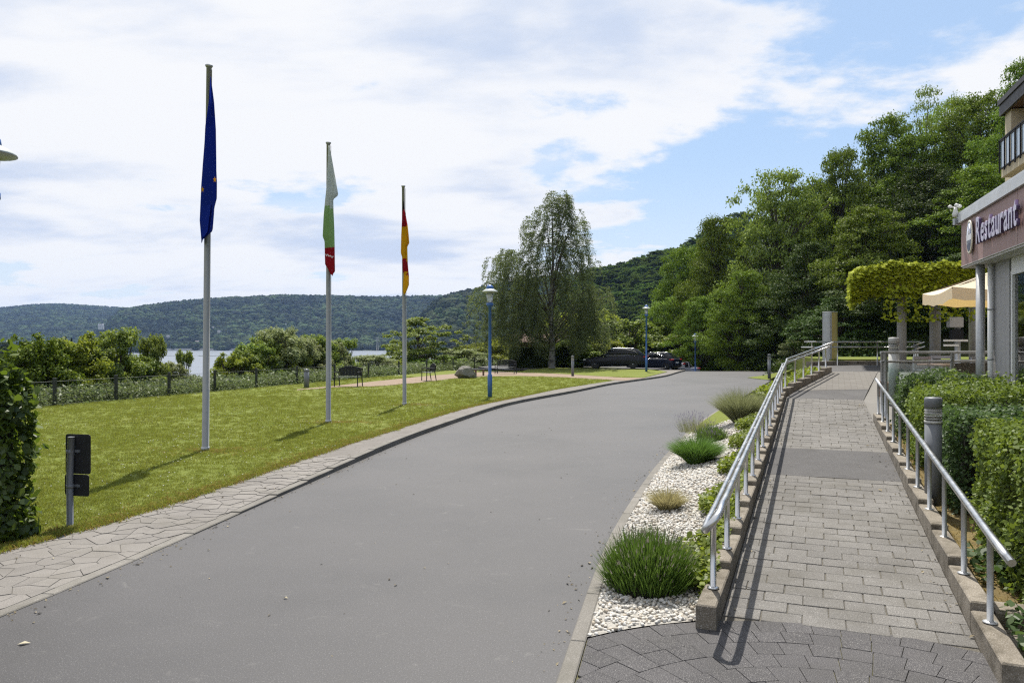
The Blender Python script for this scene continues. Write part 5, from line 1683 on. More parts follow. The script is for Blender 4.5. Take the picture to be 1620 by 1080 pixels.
for a in [
 (62, 555, 75, 'd', 'dark green shrub behind the fence just right of the ivy hedge'),
 (108, 552, 80, 'y', 'yellow green shrub behind the fence above the road sign'),
 (184, 546, 62, 'g', 'tall leafy shrub with pale shoots left of the river view'),
 (238, 553, 36, 'g', 'leafy shrub with a spire top, against the river'),
 (292, 573, 24, 't', 'thin loose shrub before the river, left of the nearest flagpole'),
 (326, 604, 46, 'p', 'low pale shrub at the foot of the nearest flagpole by the fence'),
 (372, 572, 55, 'y', 'bright low shrub just right of the nearest flagpole'),
 (405, 560, 55, 'g', 'mid green shrub between the nearest and middle flagpoles'),
 (440, 541, 62, 'p', 'tall pale silvery shrub between two flagpoles'),
 (472, 551, 52, 'p', 'silvery shrub just left of the middle flagpole'),
 (505, 547, 45, 'g', 'shrub with white tips right behind the middle flagpole'),
 (541, 551, 42, 'g', 'round leafy shrub behind the first bench'),
 (590, 571, 55, 'p', 'low pale shrub behind the fence right of the first bench'),
 (620, 575, 45, 'y', 'low bright shrub left of the farthest flagpole'),
 (690, 568, 60, 'g', 'low shrub behind the side on bench'),
 (730, 560, 60, 'p', 'pale shrub behind the boulder'),
 (770, 548, 60, 'y', 'bright yellow green shrub behind the near blue lamp'),
 (800, 540, 50, 'y', 'yellow green shrub left of the clipped round hedge'),
 (88, 582, 70, 'y', 'low yellow green shrub right behind the leftmost fence posts'),
 (140, 572, 66, 'g', 'mid height green shrub between the dark and the yellow green shrub by the river'),
 (214, 578, 54, 'g', 'low green shrub in front of the tall pale shooted one'),
 (262, 588, 52, 'p', 'low pale shrub in front of the open water, left of the nearest flagpole'),
 (388, 566, 44, 'g', 'green shrub beside the bright low one right of the nearest flagpole'),
 (423, 552, 46, 'g', 'tall leafy shrub left of the silvery one between the flagpoles'),
 (456, 556, 46, 'y', 'yellow green shrub filling between two silvery shrubs'),
 (489, 560, 44, 'p', 'pale shrub just left of the white tipped shrub at the middle flagpole'),
 (523, 556, 40, 'p', 'pale shrub between middle flagpole and first bench'),
 (606, 580, 44, 'g', 'low green shrub below the far lattice mast'),
 (655, 572, 56, 'd', 'dark low shrub under the small spreading tree'),
 (710, 572, 52, 'g', 'green shrub between the side on bench and the boulder'),
 (750, 566, 44, 'g', 'green shrub behind the low plank bench'),
]: shrub(*a)
for a in [
 (1268, 548, 48, 'p', 'pale bush at the wood edge above the grass island', 56, 1, None),
 (945, 540, 60, 'y', 'yellow green bush behind the black estate car bonnet', 68, 1, .1),
 (905, 545, 55, 'd', 'dark bush between the birch and the black estate car', 62, 1, .15),
 (985, 520, 80, 'g', 'leafy bush behind the black estate car roof', 74, 1, .1),
 (1035, 525, 70, 'd', 'dark bush behind the parked cars and second lamp', 80, 1, -.6),
 (1068, 540, 70, 'g', 'bright bush behind the silver car', 78, 1, -1),
 (1130, 560, 60, 'd', 'dark bush at the road crest right of the distant lamp', 76, 1, -1.1),
 (930, 505, 90, 'y', 'tall willow like yellow green bush right of the birch trunk', 80, 1, 0),
]: shrub(*a[:5], Y=a[5], off=a[6], z=a[7], group='bushes beyond the drive')
# small maple beyond the fence
MV = tree_meshes(71, 130, 260, .030, M_shrubleaf, 1.1, .35, .05, .10)
q = A(662, 58); q.z = float(H(q.x, 58))-.1
place_tree(MV, 'maple_tree', 'small spreading green tree beyond the fence behind the farthest flagpole', 'tree', q, 6.0, Zat(503, 58)-q.z, .5)

# birch: upright limbs with weeping strands
def birch():
    Yb = 58; q = A(873, Yb, .15); Hb = Zat(300, Yb)-q.z
    t = thing('birch_tree', 'tall weeping birch with silvery trunk on the far lawn', 'tree', q)
    r = np.random.default_rng(3); tb = MB()
    tb.tube([(0, 0, -.1), (.05, 0, 2), (-.1, 0, 5), (.1, .1, 8), (0, 0, Hb*.93)], [.27, .22, .17, .10, .02], 12)
    P_, T_, S_ = [], [], []
    sc = Yb/F
    # tips: (px offset, py) envelope of the main column and the lower left lobe
    bb = MB()
    for k in range(1500):
        lobe = r.random()
        if lobe < .56:
            py = 303+277*r.random()**.85; hw = np.interp(py, [300, 320, 350, 400, 450, 500, 540, 580], [14, 34, 48, 56, 63, 71, 80, 78])
            x = 6+r.uniform(-1, 1)*hw
            if py < 345: x = 8+(-1)**k*r.choice([4, 12, 22, 34])*np.interp(py, [298, 345], [.25, 1.1])+r.normal(0, 3)
        elif lobe < .86:
            py = 395+165*r.random()**.9; hw = np.interp(py, [395, 420, 460, 520, 570], [14, 34, 48, 52, 44])
            x = -66+r.uniform(-1, 1)*hw
        else:
            py = 455+85*r.random(); x = 58+r.uniform(-1, 1)*30
        zt = (Zat(py, Yb)-q.z)
        yy_ = r.uniform(-1, 1)*abs(np.interp(py, [300, 400, 570], [.8, 2.2, 3.6]))
        x = x*(1+.16*sin(py*.11+k%3)+.08*sin(py*.31))
        x0 = x*sc; zmin = 1.6+.6*sin(x*.13)+.5*sin(x*.41+k)
        if zt < zmin+.3: continue
        ln = r.uniform(.9, 2.3)*(1 if py > 340 else .8)
        if zt-ln < zmin: ln = max(.3, zt-zmin)
        n = int(80*ln); s = r.random(n)
        out = np.sign(x0)*.35*ln
        xs = x0+out*(s-.3)*(1-.6*s)+r.normal(0, .10, n); ysn = yy_+r.normal(0, .10, n)+.2*s
        zs = zt+.28*ln*np.sin(np.minimum(s*2.4, pi)*.9)*(1-s)-ln*s**1.25
        P_.append(np.stack([xs, ysn, zs], 1)); S_.append(r.uniform(.07, .13, n))
        if k % 22 == 0:
            zi = max(1.8, zt*.62-.6)
            a = Vector((0, 0, min(zi, Hb*.8))); b = Vector((x0, yy_, zt)); mid = a.lerp(b, .55)+Vector((0, 0, .6))
            bb.tube([a, mid, b], [.05, .03, .008], 5, 0, False)
    Pn = np.concatenate(P_); n = len(Pn)
    tg = np.tile([0, 0, -1.0], (n, 1))+r.normal(0, .45, (n, 3))
    part('crown', leaf_mesh('crown', M_birchleaf, Pn, r.normal(size=(n, 3))+[0, -.1, .3], np.concatenate(S_), .6, .15, tang=tg), None, t)
    part('trunk', tb, M_birchbark, t); part('branches', bb, M_bark, t)
birch()

# ---- clipped hedges and ivy
def hedge(lab, frame, x0, x1, y0, y1, z0, z1, mat, leaf, dens, name='hedge', rough=.06, shoots=0, six=True, round_=.12, group=None, skip=()):
    """box hedge in a local frame: frame maps (x,y) -> world Vector"""
    t = thing(name, lab, 'hedge', frame((x0+x1)/2, (y0+y1)/2, z0), 0, group)
    O_ = t.location.copy()
    faces = [('l', (y1-y0)*(z1-z0)), ('r', (y1-y0)*(z1-z0)), ('f', (x1-x0)*(z1-z0)), ('b', (x1-x0)*(z1-z0)), ('t', (x1-x0)*(y1-y0)*1.3)]
    Pn, Nn = [], []
    for f, ar in faces:
        if f in skip: continue
        n = int(ar*dens); a, b = rng.random(n), rng.random(n)
        if f in 'lr':
            x = np.full(n, x0 if f == 'l' else x1); y = y0+(y1-y0)*a; z = z0+(z1-z0)*b; nr = np.tile([-1.0 if f == 'l' else 1.0, 0, 0], (n, 1))
        elif f in 'fb':
            y = np.full(n, y0 if f == 'f' else y1); x = x0+(x1-x0)*a; z = z0+(z1-z0)*b; nr = np.tile([0, -1.0 if f == 'f' else 1.0, 0], (n, 1))
        else:
            x = x0+(x1-x0)*a; y = y0+(y1-y0)*b; z = np.full(n, z1); nr = np.tile([0, 0, 1.0], (n, 1))
        # rounded shoulders and lumpy surface
        ex_ = np.minimum(np.minimum(x-x0, x1-x), np.minimum(y-y0, y1-y)); 
        if f == 't': z = z-round_*np.exp(-ex_/(.35*round_+.02))*.8
        else:
            k = np.exp(-(z1-z)/(round_*.6))*round_*.8
            x = x-nr[:, 0]*k; y = y-nr[:, 1]*k
        lump = rough*(np.sin(x*7+y*3)+np.sin(y*9+z*5)+np.sin(z*11+x*4))*.5+rng.normal(0, rough*.5, n)-rng.random(n)**3*.14
        p = np.stack([x, y, z], 1)+nr*lump[:, None]
        Pn.append(p); Nn.append(nr*.55+rng.normal(0, .5, (n, 3))+[0, 0, .45])
    if shoots:
        for _ in range(shoots):
            sx, sy = rng.uniform(x0+.1, x1-.1), rng.uniform(y0+.1, y1-.1); k = 14; hh = rng.uniform(.08, .30)
            p = np.stack([sx+rng.normal(0, .04, k), sy+rng.normal(0, .04, k), z1+rng.random(k)*hh], 1)
            Pn.append(p); Nn.append(rng.normal(0, .6, (k, 3))+[0, 0, .5])
    Pn, Nn = np.concatenate(Pn), np.concatenate(Nn)
    fx = frame(1, 0, 0)-frame(0, 0, 0); fy = frame(0, 1, 0)-frame(0, 0, 0); o = frame(0, 0, 0)
    Mf = np.array([[fx.x, fy.x, 0], [fx.y, fy.y, 0], [0, 0, 1]])
    Wp = Pn @ Mf.T+np.array([o.x-O_.x, o.y-O_.y, -O_.z]); Wn = Nn @ Mf.T
    # keep the cut ends of leaves from passing below the soil
    Wp[:, 2] = np.maximum(Wp[:, 2], z0-O_.z+.02)
    part('foliage', leaf_mesh('foliage', mat, Wp, Wn, rng.uniform(.6, 1.3, len(Wp))*leaf, .62, .2, six), None, t)
    e = .13
    c = [frame(a, b, 0)-O_ for a, b in ((x0+e, y0+e), (x1-e, y0+e), (x1-e, y1-e), (x0+e, y1-e))]
    part('twigs', MB().prism([(v.x, v.y) for v in c], 0, z1-z0-e-round_*.5), M_core, t)
    return t
def rfr(n, s, z): q = RAMP0+RU*s+RN*n; return Vector((q.x, q.y, z))
hedge('nearest clipped hedge block at the right edge, its front in deep shade', rfr, 2.06, 3.3, 0.95, 2.95, .05, 1.30, M_hedgeleaf, .046, 2300, shoots=4, group='clipped hedges by the ramp')
hedge('narrower dark green clipped hedge block directly right of the bollard lamp', rfr, 2.0, 3.2, 3.7, 5.2, .15, 1.25, M_hedgeleaf2, .046, 2000, group='clipped hedges by the ramp')
hedge('loose yellow green hedge with tall shoots against the restaurant wall', rfr, 1.98, 3.75, 5.75, 7.7, .3, 1.36, M_hedgeleaf, .046, 2000, rough=.08, shoots=55, group='clipped hedges by the ramp')
hedge('farthest dark clipped hedge below the terrace glass', rfr, 1.96, 3.9, 8.3, 9.7, .4, 1.50, M_hedgeleaf2, .046, 1600, group='clipped hedges by the ramp', round_=.3)
hedge('dark ivy covered hedge end at the left frame edge', lambda x, y, z: Vector((x, y, z)), -6.9, -5.03, 7.5, 7.98, .02, 1.80, M_ivy, .095, 900, 'ivy_hedge', .07, 22, True, .22)
hq_ = A(838, 60, .15)
hedge('dark round clipped hedge beside the wooden hut', lambda x, y, z: Vector((hq_.x+x, hq_.y+y, z)), -1.6, 1.55, -1.0, 1.0, .15, 1.78, M_leafDark, .12, 700, 'round_hedge', .05, 0, False, .45)
hedge('dark hedge behind the far bollard and the estate car', lambda x, y, z: Vector((5.0+x, 62.5+y, z)), -1.7, .8, -.6, .6, .15, 1.9, M_leafDark, .14, 500, 'hedge', .1, 0, False, .3)

# ---- plants of the gravel bed
M_lav = mat_leaf('lavender_stem', (.060, .125, .022), (.135, .225, .045), .3, .04, (.22, .36, .05))
M_lavflower = mat_leaf('lavender_flower', (.15, .15, .11), (.24, .22, .18), .2, .02)
M_lavp = mat_leaf('purple_flower', (.14, .11, .20), (.22, .18, .30), .2, .02)
M_grassg = mat_leaf('tuft_green', (.060, .13, .020), (.15, .25, .05), .3, .12, (.2, .34, .06))
M_grassp = mat_leaf('tuft_straw', (.30, .27, .13), (.45, .40, .22), .3, .05, (.5, .45, .2))
M_grasst = mat_leaf('tuft_tall', (.19, .22, .10), (.36, .38, .20), .3, .06, (.3, .32, .15))
def bedz(x, y):
    x0, (x1, z1) = ex(KR, y)+.11, rampleft(y); t = min(1, max(0, (x-x0)/(x1-x0+1e-6)))
    return .015+t*(max(.02, z1*.9)-.015)
def bedP(px, py):
    q = P(px, py)
    for _ in range(6): q = P(px, py, bedz(q.x, q.y))
    return q
def tuft(name, lab, q, rx, h, n, mat, width, flare, bend, flower=None, seg_=3, cat='plant', mound=True):
    t = thing(name, lab, cat, q)
    a = rng.uniform(0, 2*pi, n); rr = np.sqrt(rng.random(n))
    base = np.stack([rr*cosv(a)*rx*.45, rr*sinv(a)*rx*.45, np.zeros(n)], 1)
    d = np.stack([cosv(a)*rr*flare+rng.normal(0, .12, n), sinv(a)*rr*flare+rng.normal(0, .12, n), np.ones(n)], 1)
    d /= np.linalg.norm(d, axis=1)[:, None]
    ln = h*rng.uniform(.65, 1.08, n)*(1-.25*rr**2 if mound else 1)
    part('leaves', blades('leaves', mat, base, d, ln, width, bend, seg_), None, t)
    if flower:
        k = rng.choice(n, int(n*.35), False)
        tip = base[k]+d[k]*(ln[k]*1.02)[:, None]
        part('flower_heads', blades('flower_heads', flower, tip, d[k], .05, .011, 0.0, 2), None, t, kind='stuff')
    return t
cosv, sinv = np.cos, np.sin
def lavender(lab, q, rx, ry, h, n, flower, name='lavender_bush'):
    t = thing(name, lab, 'plant', q)
    d = rng.normal(size=(n, 3)); d[:, 2] = np.abs(d[:, 2])*1.0+.02; d /= np.linalg.norm(d, axis=1)[:, None]
    rr = rng.uniform(.25, .82, n)
    base = d*rr[:, None]*[rx, ry, h*.8]
    dirn = d*[.55, .55, .5]+[0, 0, .75]+rng.normal(0, .16, (n, 3)); dirn /= np.linalg.norm(dirn, axis=1)[:, None]
    ln = rng.uniform(.10, .22, n)*h/.45
    part('stems', blades('stems', M_lav, base, dirn, ln, .008, 0.05, 3), None, t)
    k = rng.choice(n, int(n*.10), False)
    k = k[d[k, 2] > .15]
    part('flower_heads', blades('flower_heads', flower, base[k]+dirn[k]*ln[k][:, None], dirn[k], .045, .011, 0.0, 2), None, t, kind='stuff')
    core = MB().lathe([(1.0, 0), (.9, .3), (.6, .55), (0, .68)], 14)
    co = [(x*rx*.72, y*ry*.72, z*h) for x, y, z in core.v]; m = MB(); m.v, m.f, m.mi, m.sm = co, core.f, core.mi, core.sm
    part('woody_base', m, M_core, t)
q = bedP(1030, 935)
lavender('large rounded lavender bush with grey green stems at the near end of the gravel', q+Vector((0, .10, 0)), .43, .40, .50, 9000, M_lavflower)
q = bedP(1128, 699)
lavender('small olive lavender mound in the gravel behind the green grass tuft', q+Vector((0, .1, 0)), .38, .38, .34, 2600, M_lavp)
q = bedP(1112, 690)
tuft('purple_sage', 'grey purple flower spikes against the drive behind the green tuft', q+Vector((0, .7, 0)), .7, .42, 420, M_grasst, .006, .5, .1, M_lavp)
tuft('grass_tuft', 'dense arching green grass tuft in the white gravel', bedP(1102, 733), .30, .62, 4200, M_grassg, .009, .85, .30)
tuft('grass_tuft', 'small straw coloured grass tuft in the white gravel', bedP(1056, 806), .20, .36, 1100, M_grassp, .008, .9, .25)
tuft('grass_tuft', 'tall pale ornamental grass at the far end of the gravel', bedP(1172, 668), .34, 1.0, 4200, M_grasst, .008, .75, .28)
# trailing cover along the curb
n = 19000
yv = 5.7+(rng.random(n)**.8)*11.3
wv = np.interp(yv, [5.4, 6.2, 7, 9, 12, 17], [.14, .42, .58, .52, .62, .9])
xv = np.array([rampleft(y)[0] for y in yv])-rng.random(n)**1.3*wv*(.6+.4*np.sin(yv*3.1))+.05
zv = np.array([bedz(x, y) for x, y in zip(xv, yv)])+rng.random(n)*.17+.03
M_cover = mat_leaf('cover_leaf', (.085, .13, .016), (.21, .26, .030), .42, .09, (.36, .44, .03))
cov = link('ground_cover', leaf_mesh('ground_cover', M_cover, np.stack([xv, yv, zv], 1), rng.normal(0, .45, (n, 3))+[-.2, -.1, 1], rng.uniform(.032, .070, n), .8, .2, True), kind='stuff')
n = 3000
tv = rng.random(n)*6; pv = [uppercurb(t)-un*(.18+rng.random()*.6) for t in tv]
cov2 = link('ground_cover', leaf_mesh('ground_cover', M_cover, np.array([[p.x, p.y, p.z+rng.random()*.30-.15] for p in pv]), rng.normal(0, .5, (n, 3))+[0, 0, 1], rng.uniform(.06, .14, n), .7, .2, False), kind='stuff')
# dry moss and weeds in the right bed
n = 2600
sv = rng.uniform(-.3, 9.5, n); nv = RW+.16+rng.random(n)**2*.5
pv = [rp(s, k, 0) for s, k in zip(sv, nv)]
M_moss = mat_leaf('dry_moss', (.16, .115, .03), (.30, .22, .06), .2, .02)
a = np.array([[p.x, p.y, p.z-.02] for p in pv])
dd = rng.normal(0, .6, (n, 3))+[0, 0, .8]; dd /= np.linalg.norm(dd, axis=1)[:, None]
link('dry_grass', blades('dry_grass', M_moss, a, dd, rng.uniform(.03, .11, n), .007, .4, 2), kind='stuff')
n = 420
sv = rng.uniform(-.3, 2.4, n); nv = RW+.22+rng.random(n)*.3
keep = np.sin(sv*4.2) > -.1
pv = [rp(s, k, .04+rng.random()*.10) for s, k in zip(sv[keep], nv[keep])]
link('weeds', leaf_mesh('weeds', M_hedgeleaf2, np.array([list(p) for p in pv]), rng.normal(0, .5, (len(pv), 3))+[0, 0, 1], rng.uniform(.05, .10, len(pv)), .6, .2, True), kind='stuff')

# ---- pebbles (stuff)
def pebble(seed):
    r = random.Random(seed); bm = bmesh.new(); bmesh.ops.create_icosphere(bm, subdivisions=2, radius=1)
    for v in bm.verts:
        p = v.co; v.co = Vector((p.x*(1+.14*sin(p.y*3+seed)), p.y*.78*(1+.12*sin(p.z*4+seed*2)), p.z*.62*(1+.1*sin(p.x*3+seed))))
    for f in bm.faces: f.smooth = True
    me = bpy.data.meshes.new('pebble'); bm.to_mesh(me); bm.free(); me.materials.append(M_pebble)
    return unlinked('pebble', me)
pts, scs = [], []
for y in np.arange(4.95, 17.0, 0.03):
    x0, x1 = ex(KR, y)+.12, rampleft(y)[0]+.02
    dens = 1150 if y < 8 else 800
    k = rng.poisson(max(0, (x1-x0))*.03*dens)
    for x in rng.uniform(x0, x1, k):
        yy_ = y+rng.uniform(0, .03)
        if yy_ < arc_y(x)+.015: continue
        s_ = rng.uniform(.011, .021)*(1 if y < 9 else 1.2)
        pts.append((x, yy_, bedz(x, yy_)+rng.uniform(.0, .014))); scs.append(s_)
pts = np.array(pts); ro = np.stack([rng.normal(0, .35, len(pts)), rng.normal(0, .35, len(pts)), rng.uniform(0, 6.28, len(pts))], 1)
scatter('pebbles', pts, np.array(scs), ro, [pebble(k) for k in range(4)])

# ---- grass of the lawns (stuff)
M_blade = mat_leaf('grass_blade', (.130, .155, .020), (.235, .250, .055), .35, .04, (.32, .35, .03), .3)
def tuft_src(seed, h, n=16, sp=.06):
    r = np.random.default_rng(seed)
    b = np.stack([r.uniform(-sp, sp, n), r.uniform(-sp, sp, n), np.zeros(n)], 1)
    d = r.normal(0, .42, (n, 3))+[0, 0, 1]; d /= np.linalg.norm(d, axis=1)[:, None]
    return unlinked('grass_tuft_source', blades('grass_blades', M_blade, b, d, r.uniform(.5, 1.1, n)*h, .0075, .25, 2))
src = [tuft_src(k, .05) for k in range(4)]
LP = [(ex(LE, y), y) for y in np.arange(4.5, 56, .5)]+[(fence_x(y), y) for y in np.arange(56, 23, -1.0)]+[(-15, 22), (-15, 4.5)]
pathpoly = [tuple(P(a, b, PATHZ).xy) for a, b in path_near+path_far]
def lawn_pts(y0, y1, dens):
    xa, xb = -15.0, max(ex(LE, y1), ex(LE, y0))
    n = int((xb-xa)*(y1-y0)*dens); x, y = rng.uniform(xa, xb, n), rng.uniform(y0, y1, n)
    ok = in_poly(x, y, LP) & ~in_poly(x, y, pathpoly) & (np.abs(x/np.maximum(y, 1)) < .72)
    x, y = x[ok], y[ok]
    return np.stack([x, y, [lz(v) for v in y]], 1)
gp_ = [lawn_pts(5, 11, 330), lawn_pts(11, 17, 170), lawn_pts(17, 28, 70), lawn_pts(28, 45, 22)]
gs = [np.full(len(g), s) for g, s in zip(gp_, (.85, 1.0, 1.25, 1.6))]
gpt, gsc = np.concatenate(gp_), np.concatenate(gs)
gsc = gsc*(.85+.3*np.abs(np.sin(gpt[:, 0]*.9+np.sin(gpt[:, 1]*.7))))
scatter('grass', gpt, gsc, np.stack([np.zeros(len(gpt)), np.zeros(len(gpt)), rng.uniform(0, 6.28, len(gpt))], 1), src)
# ragged verge against the pavement
n = 2600; yv = 6.2+rng.random(n)**1.6*30
vp = np.array([[ex(LE, y)+rng.normal(-.02, .05), y, lz(y)] for y in yv])
scatter('grass_edge', vp, rng.uniform(.6, 1.5, n), np.stack([np.zeros(n), np.zeros(n), rng.uniform(0, 6.28, n)], 1), src)
# dry trampled grass along the pavement and round the flagpole feet
dsrcs = [unlinked('dry_tuft_source', blades('dry_blades', M_moss, np.stack([rng.uniform(-.06, .06, 14), rng.uniform(-.06, .06, 14), np.zeros(14)], 1), (lambda q: q/np.linalg.norm(q, axis=1)[:, None])(rng.normal(0, .6, (14, 3))+[0, 0, .8]), rng.uniform(.02, .05, 14), .008, .3, 2)) for k in range(3)]
n = 1500; yv = 6.0+rng.random(n)**1.4*22
vq = np.array([[ex(LE, y)+.06-abs(rng.normal(0, .16)), y, lz(y)+.004] for y in yv])
foot = np.concatenate([np.stack([q_.x+rng.normal(.25, .5, 90), q_.y+rng.normal(0, .22, 90), np.full(90, q_.z+.004)], 1) for q_ in (q1, q2, q3)])
vq = np.concatenate([vq, foot])
scatter('dry_verge', vq, rng.uniform(.7, 1.6, len(vq)), np.stack([np.zeros(len(vq)), np.zeros(len(vq)), rng.uniform(0, 6.28, len(vq))], 1), dsrcs)
# leaf litter and grit gathered along kerbs and curbs
def bit_src(k):
    r = random.Random(k); s_ = .011
    m = MB().add([(-s_, 0, .001), (-s_*.2, -s_*.5, .004), (s_, 0, .002), (0, s_*.5, .005)], [(0, 1, 2), (0, 2, 3)])
    return unlinked('litter_source', m.mesh('litter', M_litter))
def mat_litter():
    t = NT('litter'); r = t.n('ShaderNodeObjectInfo').outputs['Random']
    t.bsdf(t.mix(r, (.06, .045, .025), (.34, .29, .19)), .9); return t.m
M_litter = mat_litter()
lp_ = []
for _ in range(420):
    y = 4.5+rng.random()**1.5*22; lp_.append((ex(KL, y)+abs(rng.normal(0, .10))+.01, y, .003))
for _ in range(260):
    y = 4.4+rng.random()*14; lp_.append((ex(KR, y)-abs(rng.normal(0, .12))-.01, y, .003))
for _ in range(240):
    s_ = rng.uniform(.2, 13); q = rp(s_, RW-abs(rng.normal(0, .14))-.01, .010); lp_.append(tuple(q))
for _ in range(120):
    s_ = rng.uniform(.2, 13); q = rp(s_, abs(rng.normal(0, .08))+.01, .010); lp_.append(tuple(q))
for _ in range(170):
    y = 4.5+rng.random()*10; lp_.append((ex(LE, y)+abs(rng.normal(0, .22)), y, lz(y)+.004))
for _ in range(90):
    y = rng.uniform(4, 24); x_ = rng.uniform(ex(KL, y), ex(KR, y)); lp_.append((x_, y, .003))
lp_ = np.array(lp_)
scatter('leaf_litter', lp_, np.exp(rng.normal(-.1, .5, len(lp_))), np.stack([rng.normal(0, .2, len(lp_)), rng.normal(0, .2, len(lp_)), rng.uniform(0, 6.28, len(lp_))], 1), [bit_src(k) for k in range(2)])
# daisies and clover
bl = MB().lathe([(.012, 0), (.014, .006), (0, .010)], 6, (0, 0, .045))
M_daisy = mat_plain('daisy_petals', (.75, .74, .66), .7)
dsrc = unlinked('daisy_source', bl.mesh('daisy', M_daisy))
cl_c = np.stack([rng.uniform(-11, 0, 60), rng.uniform(8, 34, 60)], 1)
pp = np.concatenate([c+rng.normal(0, .55, (20, 2)) for c in cl_c])
ok = in_poly(pp[:, 0], pp[:, 1], LP) & ~in_poly(pp[:, 0], pp[:, 1], pathpoly); pp = pp[ok]
scatter('daisies', np.stack([pp[:, 0], pp[:, 1], [lz(v) for v in pp[:, 1]]], 1), rng.uniform(.4, .85, len(pp)), np.zeros((len(pp), 3)), [dsrc])

# undergrowth behind the fence and down the bank (stuff)
M_under = mat_leaf('undergrowth_leaf', (.07, .105, .030), (.155, .195, .075), .35, .12, (.26, .32, .10), .3)
def cover_src(seed, n=170, mat=None):
    r = np.random.default_rng(seed)
    c = np.stack([r.normal(0, .28, n), r.normal(0, .28, n), r.random(n)*.32], 1)
    return unlinked('undergrowth_source', leaf_mesh('undergrowth', mat or M_under, c, r.normal(0, .5, (n, 3))+[0, 0, .8], r.uniform(.032, .070, n), .75, .2))
us = [cover_src(k) for k in range(4)]; ud = [cover_src(k, 170, M_leafDark) for k in range(3)]
t_ = rng.uniform(-6, 66, 5200); dd_ = rng.random(5200)**1.5*8+.5
ux = FX0+FDX*t_-FDY*dd_; uy = FY0+FDY*t_+FDX*dd_
uz = H(ux, uy)+np.where(dd_ < 1.5, .10, .1)
scatter('undergrowth', np.stack([ux, uy, uz], 1), rng.uniform(.9, 2.3, 5200)*np.interp(dd_, [0, .4, 1.5], [.55, .6, 1.15]), np.stack([np.zeros(5200), np.zeros(5200), rng.uniform(0, 6.28, 5200)], 1), us)
# floor of the wood (stuff)
n = 2200; wx_ = rng.uniform(17, 45, n); wy_ = rng.uniform(44, 78, n)
ok = wx_ > 17+(wy_-44)*.25; wx_, wy_ = wx_[ok], wy_[ok]; n = len(wx_)
scatter('wood_undergrowth', np.stack([wx_, wy_, H(wx_, wy_)], 1), rng.uniform(1.5, 3.6, n), np.stack([np.zeros(n), np.zeros(n), rng.uniform(0, 6.28, n)], 1), ud)

# ---- wooded hills (stuff): crowns too many to count
def crown_src(seed, mat, n_cl, per, leaf):
    return unlinked('hill_crown', tree_meshes(seed, n_cl, per, leaf, mat, 1.15, .4, 0, .05, 1.6)[1])
near_src = [crown_src(k, M_forest, 40, 40, .085) for k in (101, 102, 103)]
def blob(seed, mat):
    from mathutils import noise as mn
    bm = bmesh.new(); bmesh.ops.create_icosphere(bm, subdivisions=3, radius=.5)
    for v in bm.verts:
        p = v.co*2; d = .30*mn.noise(p*1.6+Vector((seed, 0, 0)))+.20*mn.noise(p*3.7+Vector((0, seed, 0)))
        v.co = p*.5*(1+d); v.co.z = v.co.z+.5
    me = bpy.data.meshes.new('hill_crown'); bm.to_mesh(me); bm.free(); me.materials.append(mat)
    return unlinked('hill_crown', me)
def mat_blob():
    t = NT('far_canopy'); v = t.obj()
    oi = t.n('ShaderNodeObjectInfo').outputs['Random']
    c = t.mix(t.rng(t.noise(v, 7, 4), .3, .7), (.014, .026, .013), (.062, .085, .032))
    c = t.mix(t.rng(t.noise(t.geo(), .012, 4, .6), .42, .62), c, (.075, .095, .042)) if False else t.mix(t.rng(t.noise(t.geo(), .008, 5, .65), .44, .57, 0, .85), c, (.007, .013, .011))
    q = t.n('ShaderNodeHueSaturation'); t.l(c, q.inputs['Color']); t.l(t.rng(oi, 0, 1, .5, 1.7), q.inputs['Value']); t.l(t.rng(oi, 0, 1, .48, .52), q.inputs['Hue'])
    t.bsdf(q.outputs[0], .95, 0, t.bump(t.noise(v, 14, 4, .7), 1.0, .12), .1); return t.m
M_blob = mat_blob()
far_src = [blob(k, M_blob) for k in (1, 2, 3, 4)]
def hill_wood(i, name, x_px, dens, size, sources, ymax=None):
    prof, y0, y1, tree = HILLS[i]
    N = 400000
    px = rng.uniform(x_px[0], x_px[1], N); y = rng.uniform(y0, y1*1.06, N)
    area = (x_px[1]-x_px[0])/F*(y1*1.06-y0)*(y0+y1)/2
    n = int(area*dens)
    w_ = y/y.max(); ok = rng.random(N) < w_
    px, y = px[ok][:n], y[ok][:n]
    x = (px-810)/F*y
    h, t, zr = hill_h(i, x, y)
    z = H(x, y)
    ok = (h > -9.3) & (z-h < .6)
    # keep the trees from standing behind the ridge out of sight
    x, y, z = x[ok], y[ok], z[ok]
    n = len(x)
    s = size*np.exp(rng.normal(0, .32, n)); hh = tree*rng.uniform(.6, 1.25, n)
    sc = np.stack([s, s, hh], 1)
    return scatter(name, np.stack([x, y, z-.8], 1), sc, np.stack([rng.normal(0, .08, n), rng.normal(0, .08, n), rng.uniform(0, 6.28, n)], 1), sources)
hill_wood(0, 'far_wood', (-60, 330), 1/170, 15, far_src)
hill_wood(1, 'far_wood', (60, 900), 1/105, 13, far_src)
hill_wood(2, 'far_wood', (600, 1000), 1/85, 12, far_src)
hill_wood(3, 'hill_wood', (840, 1180), 1/30, 9.5, near_src)

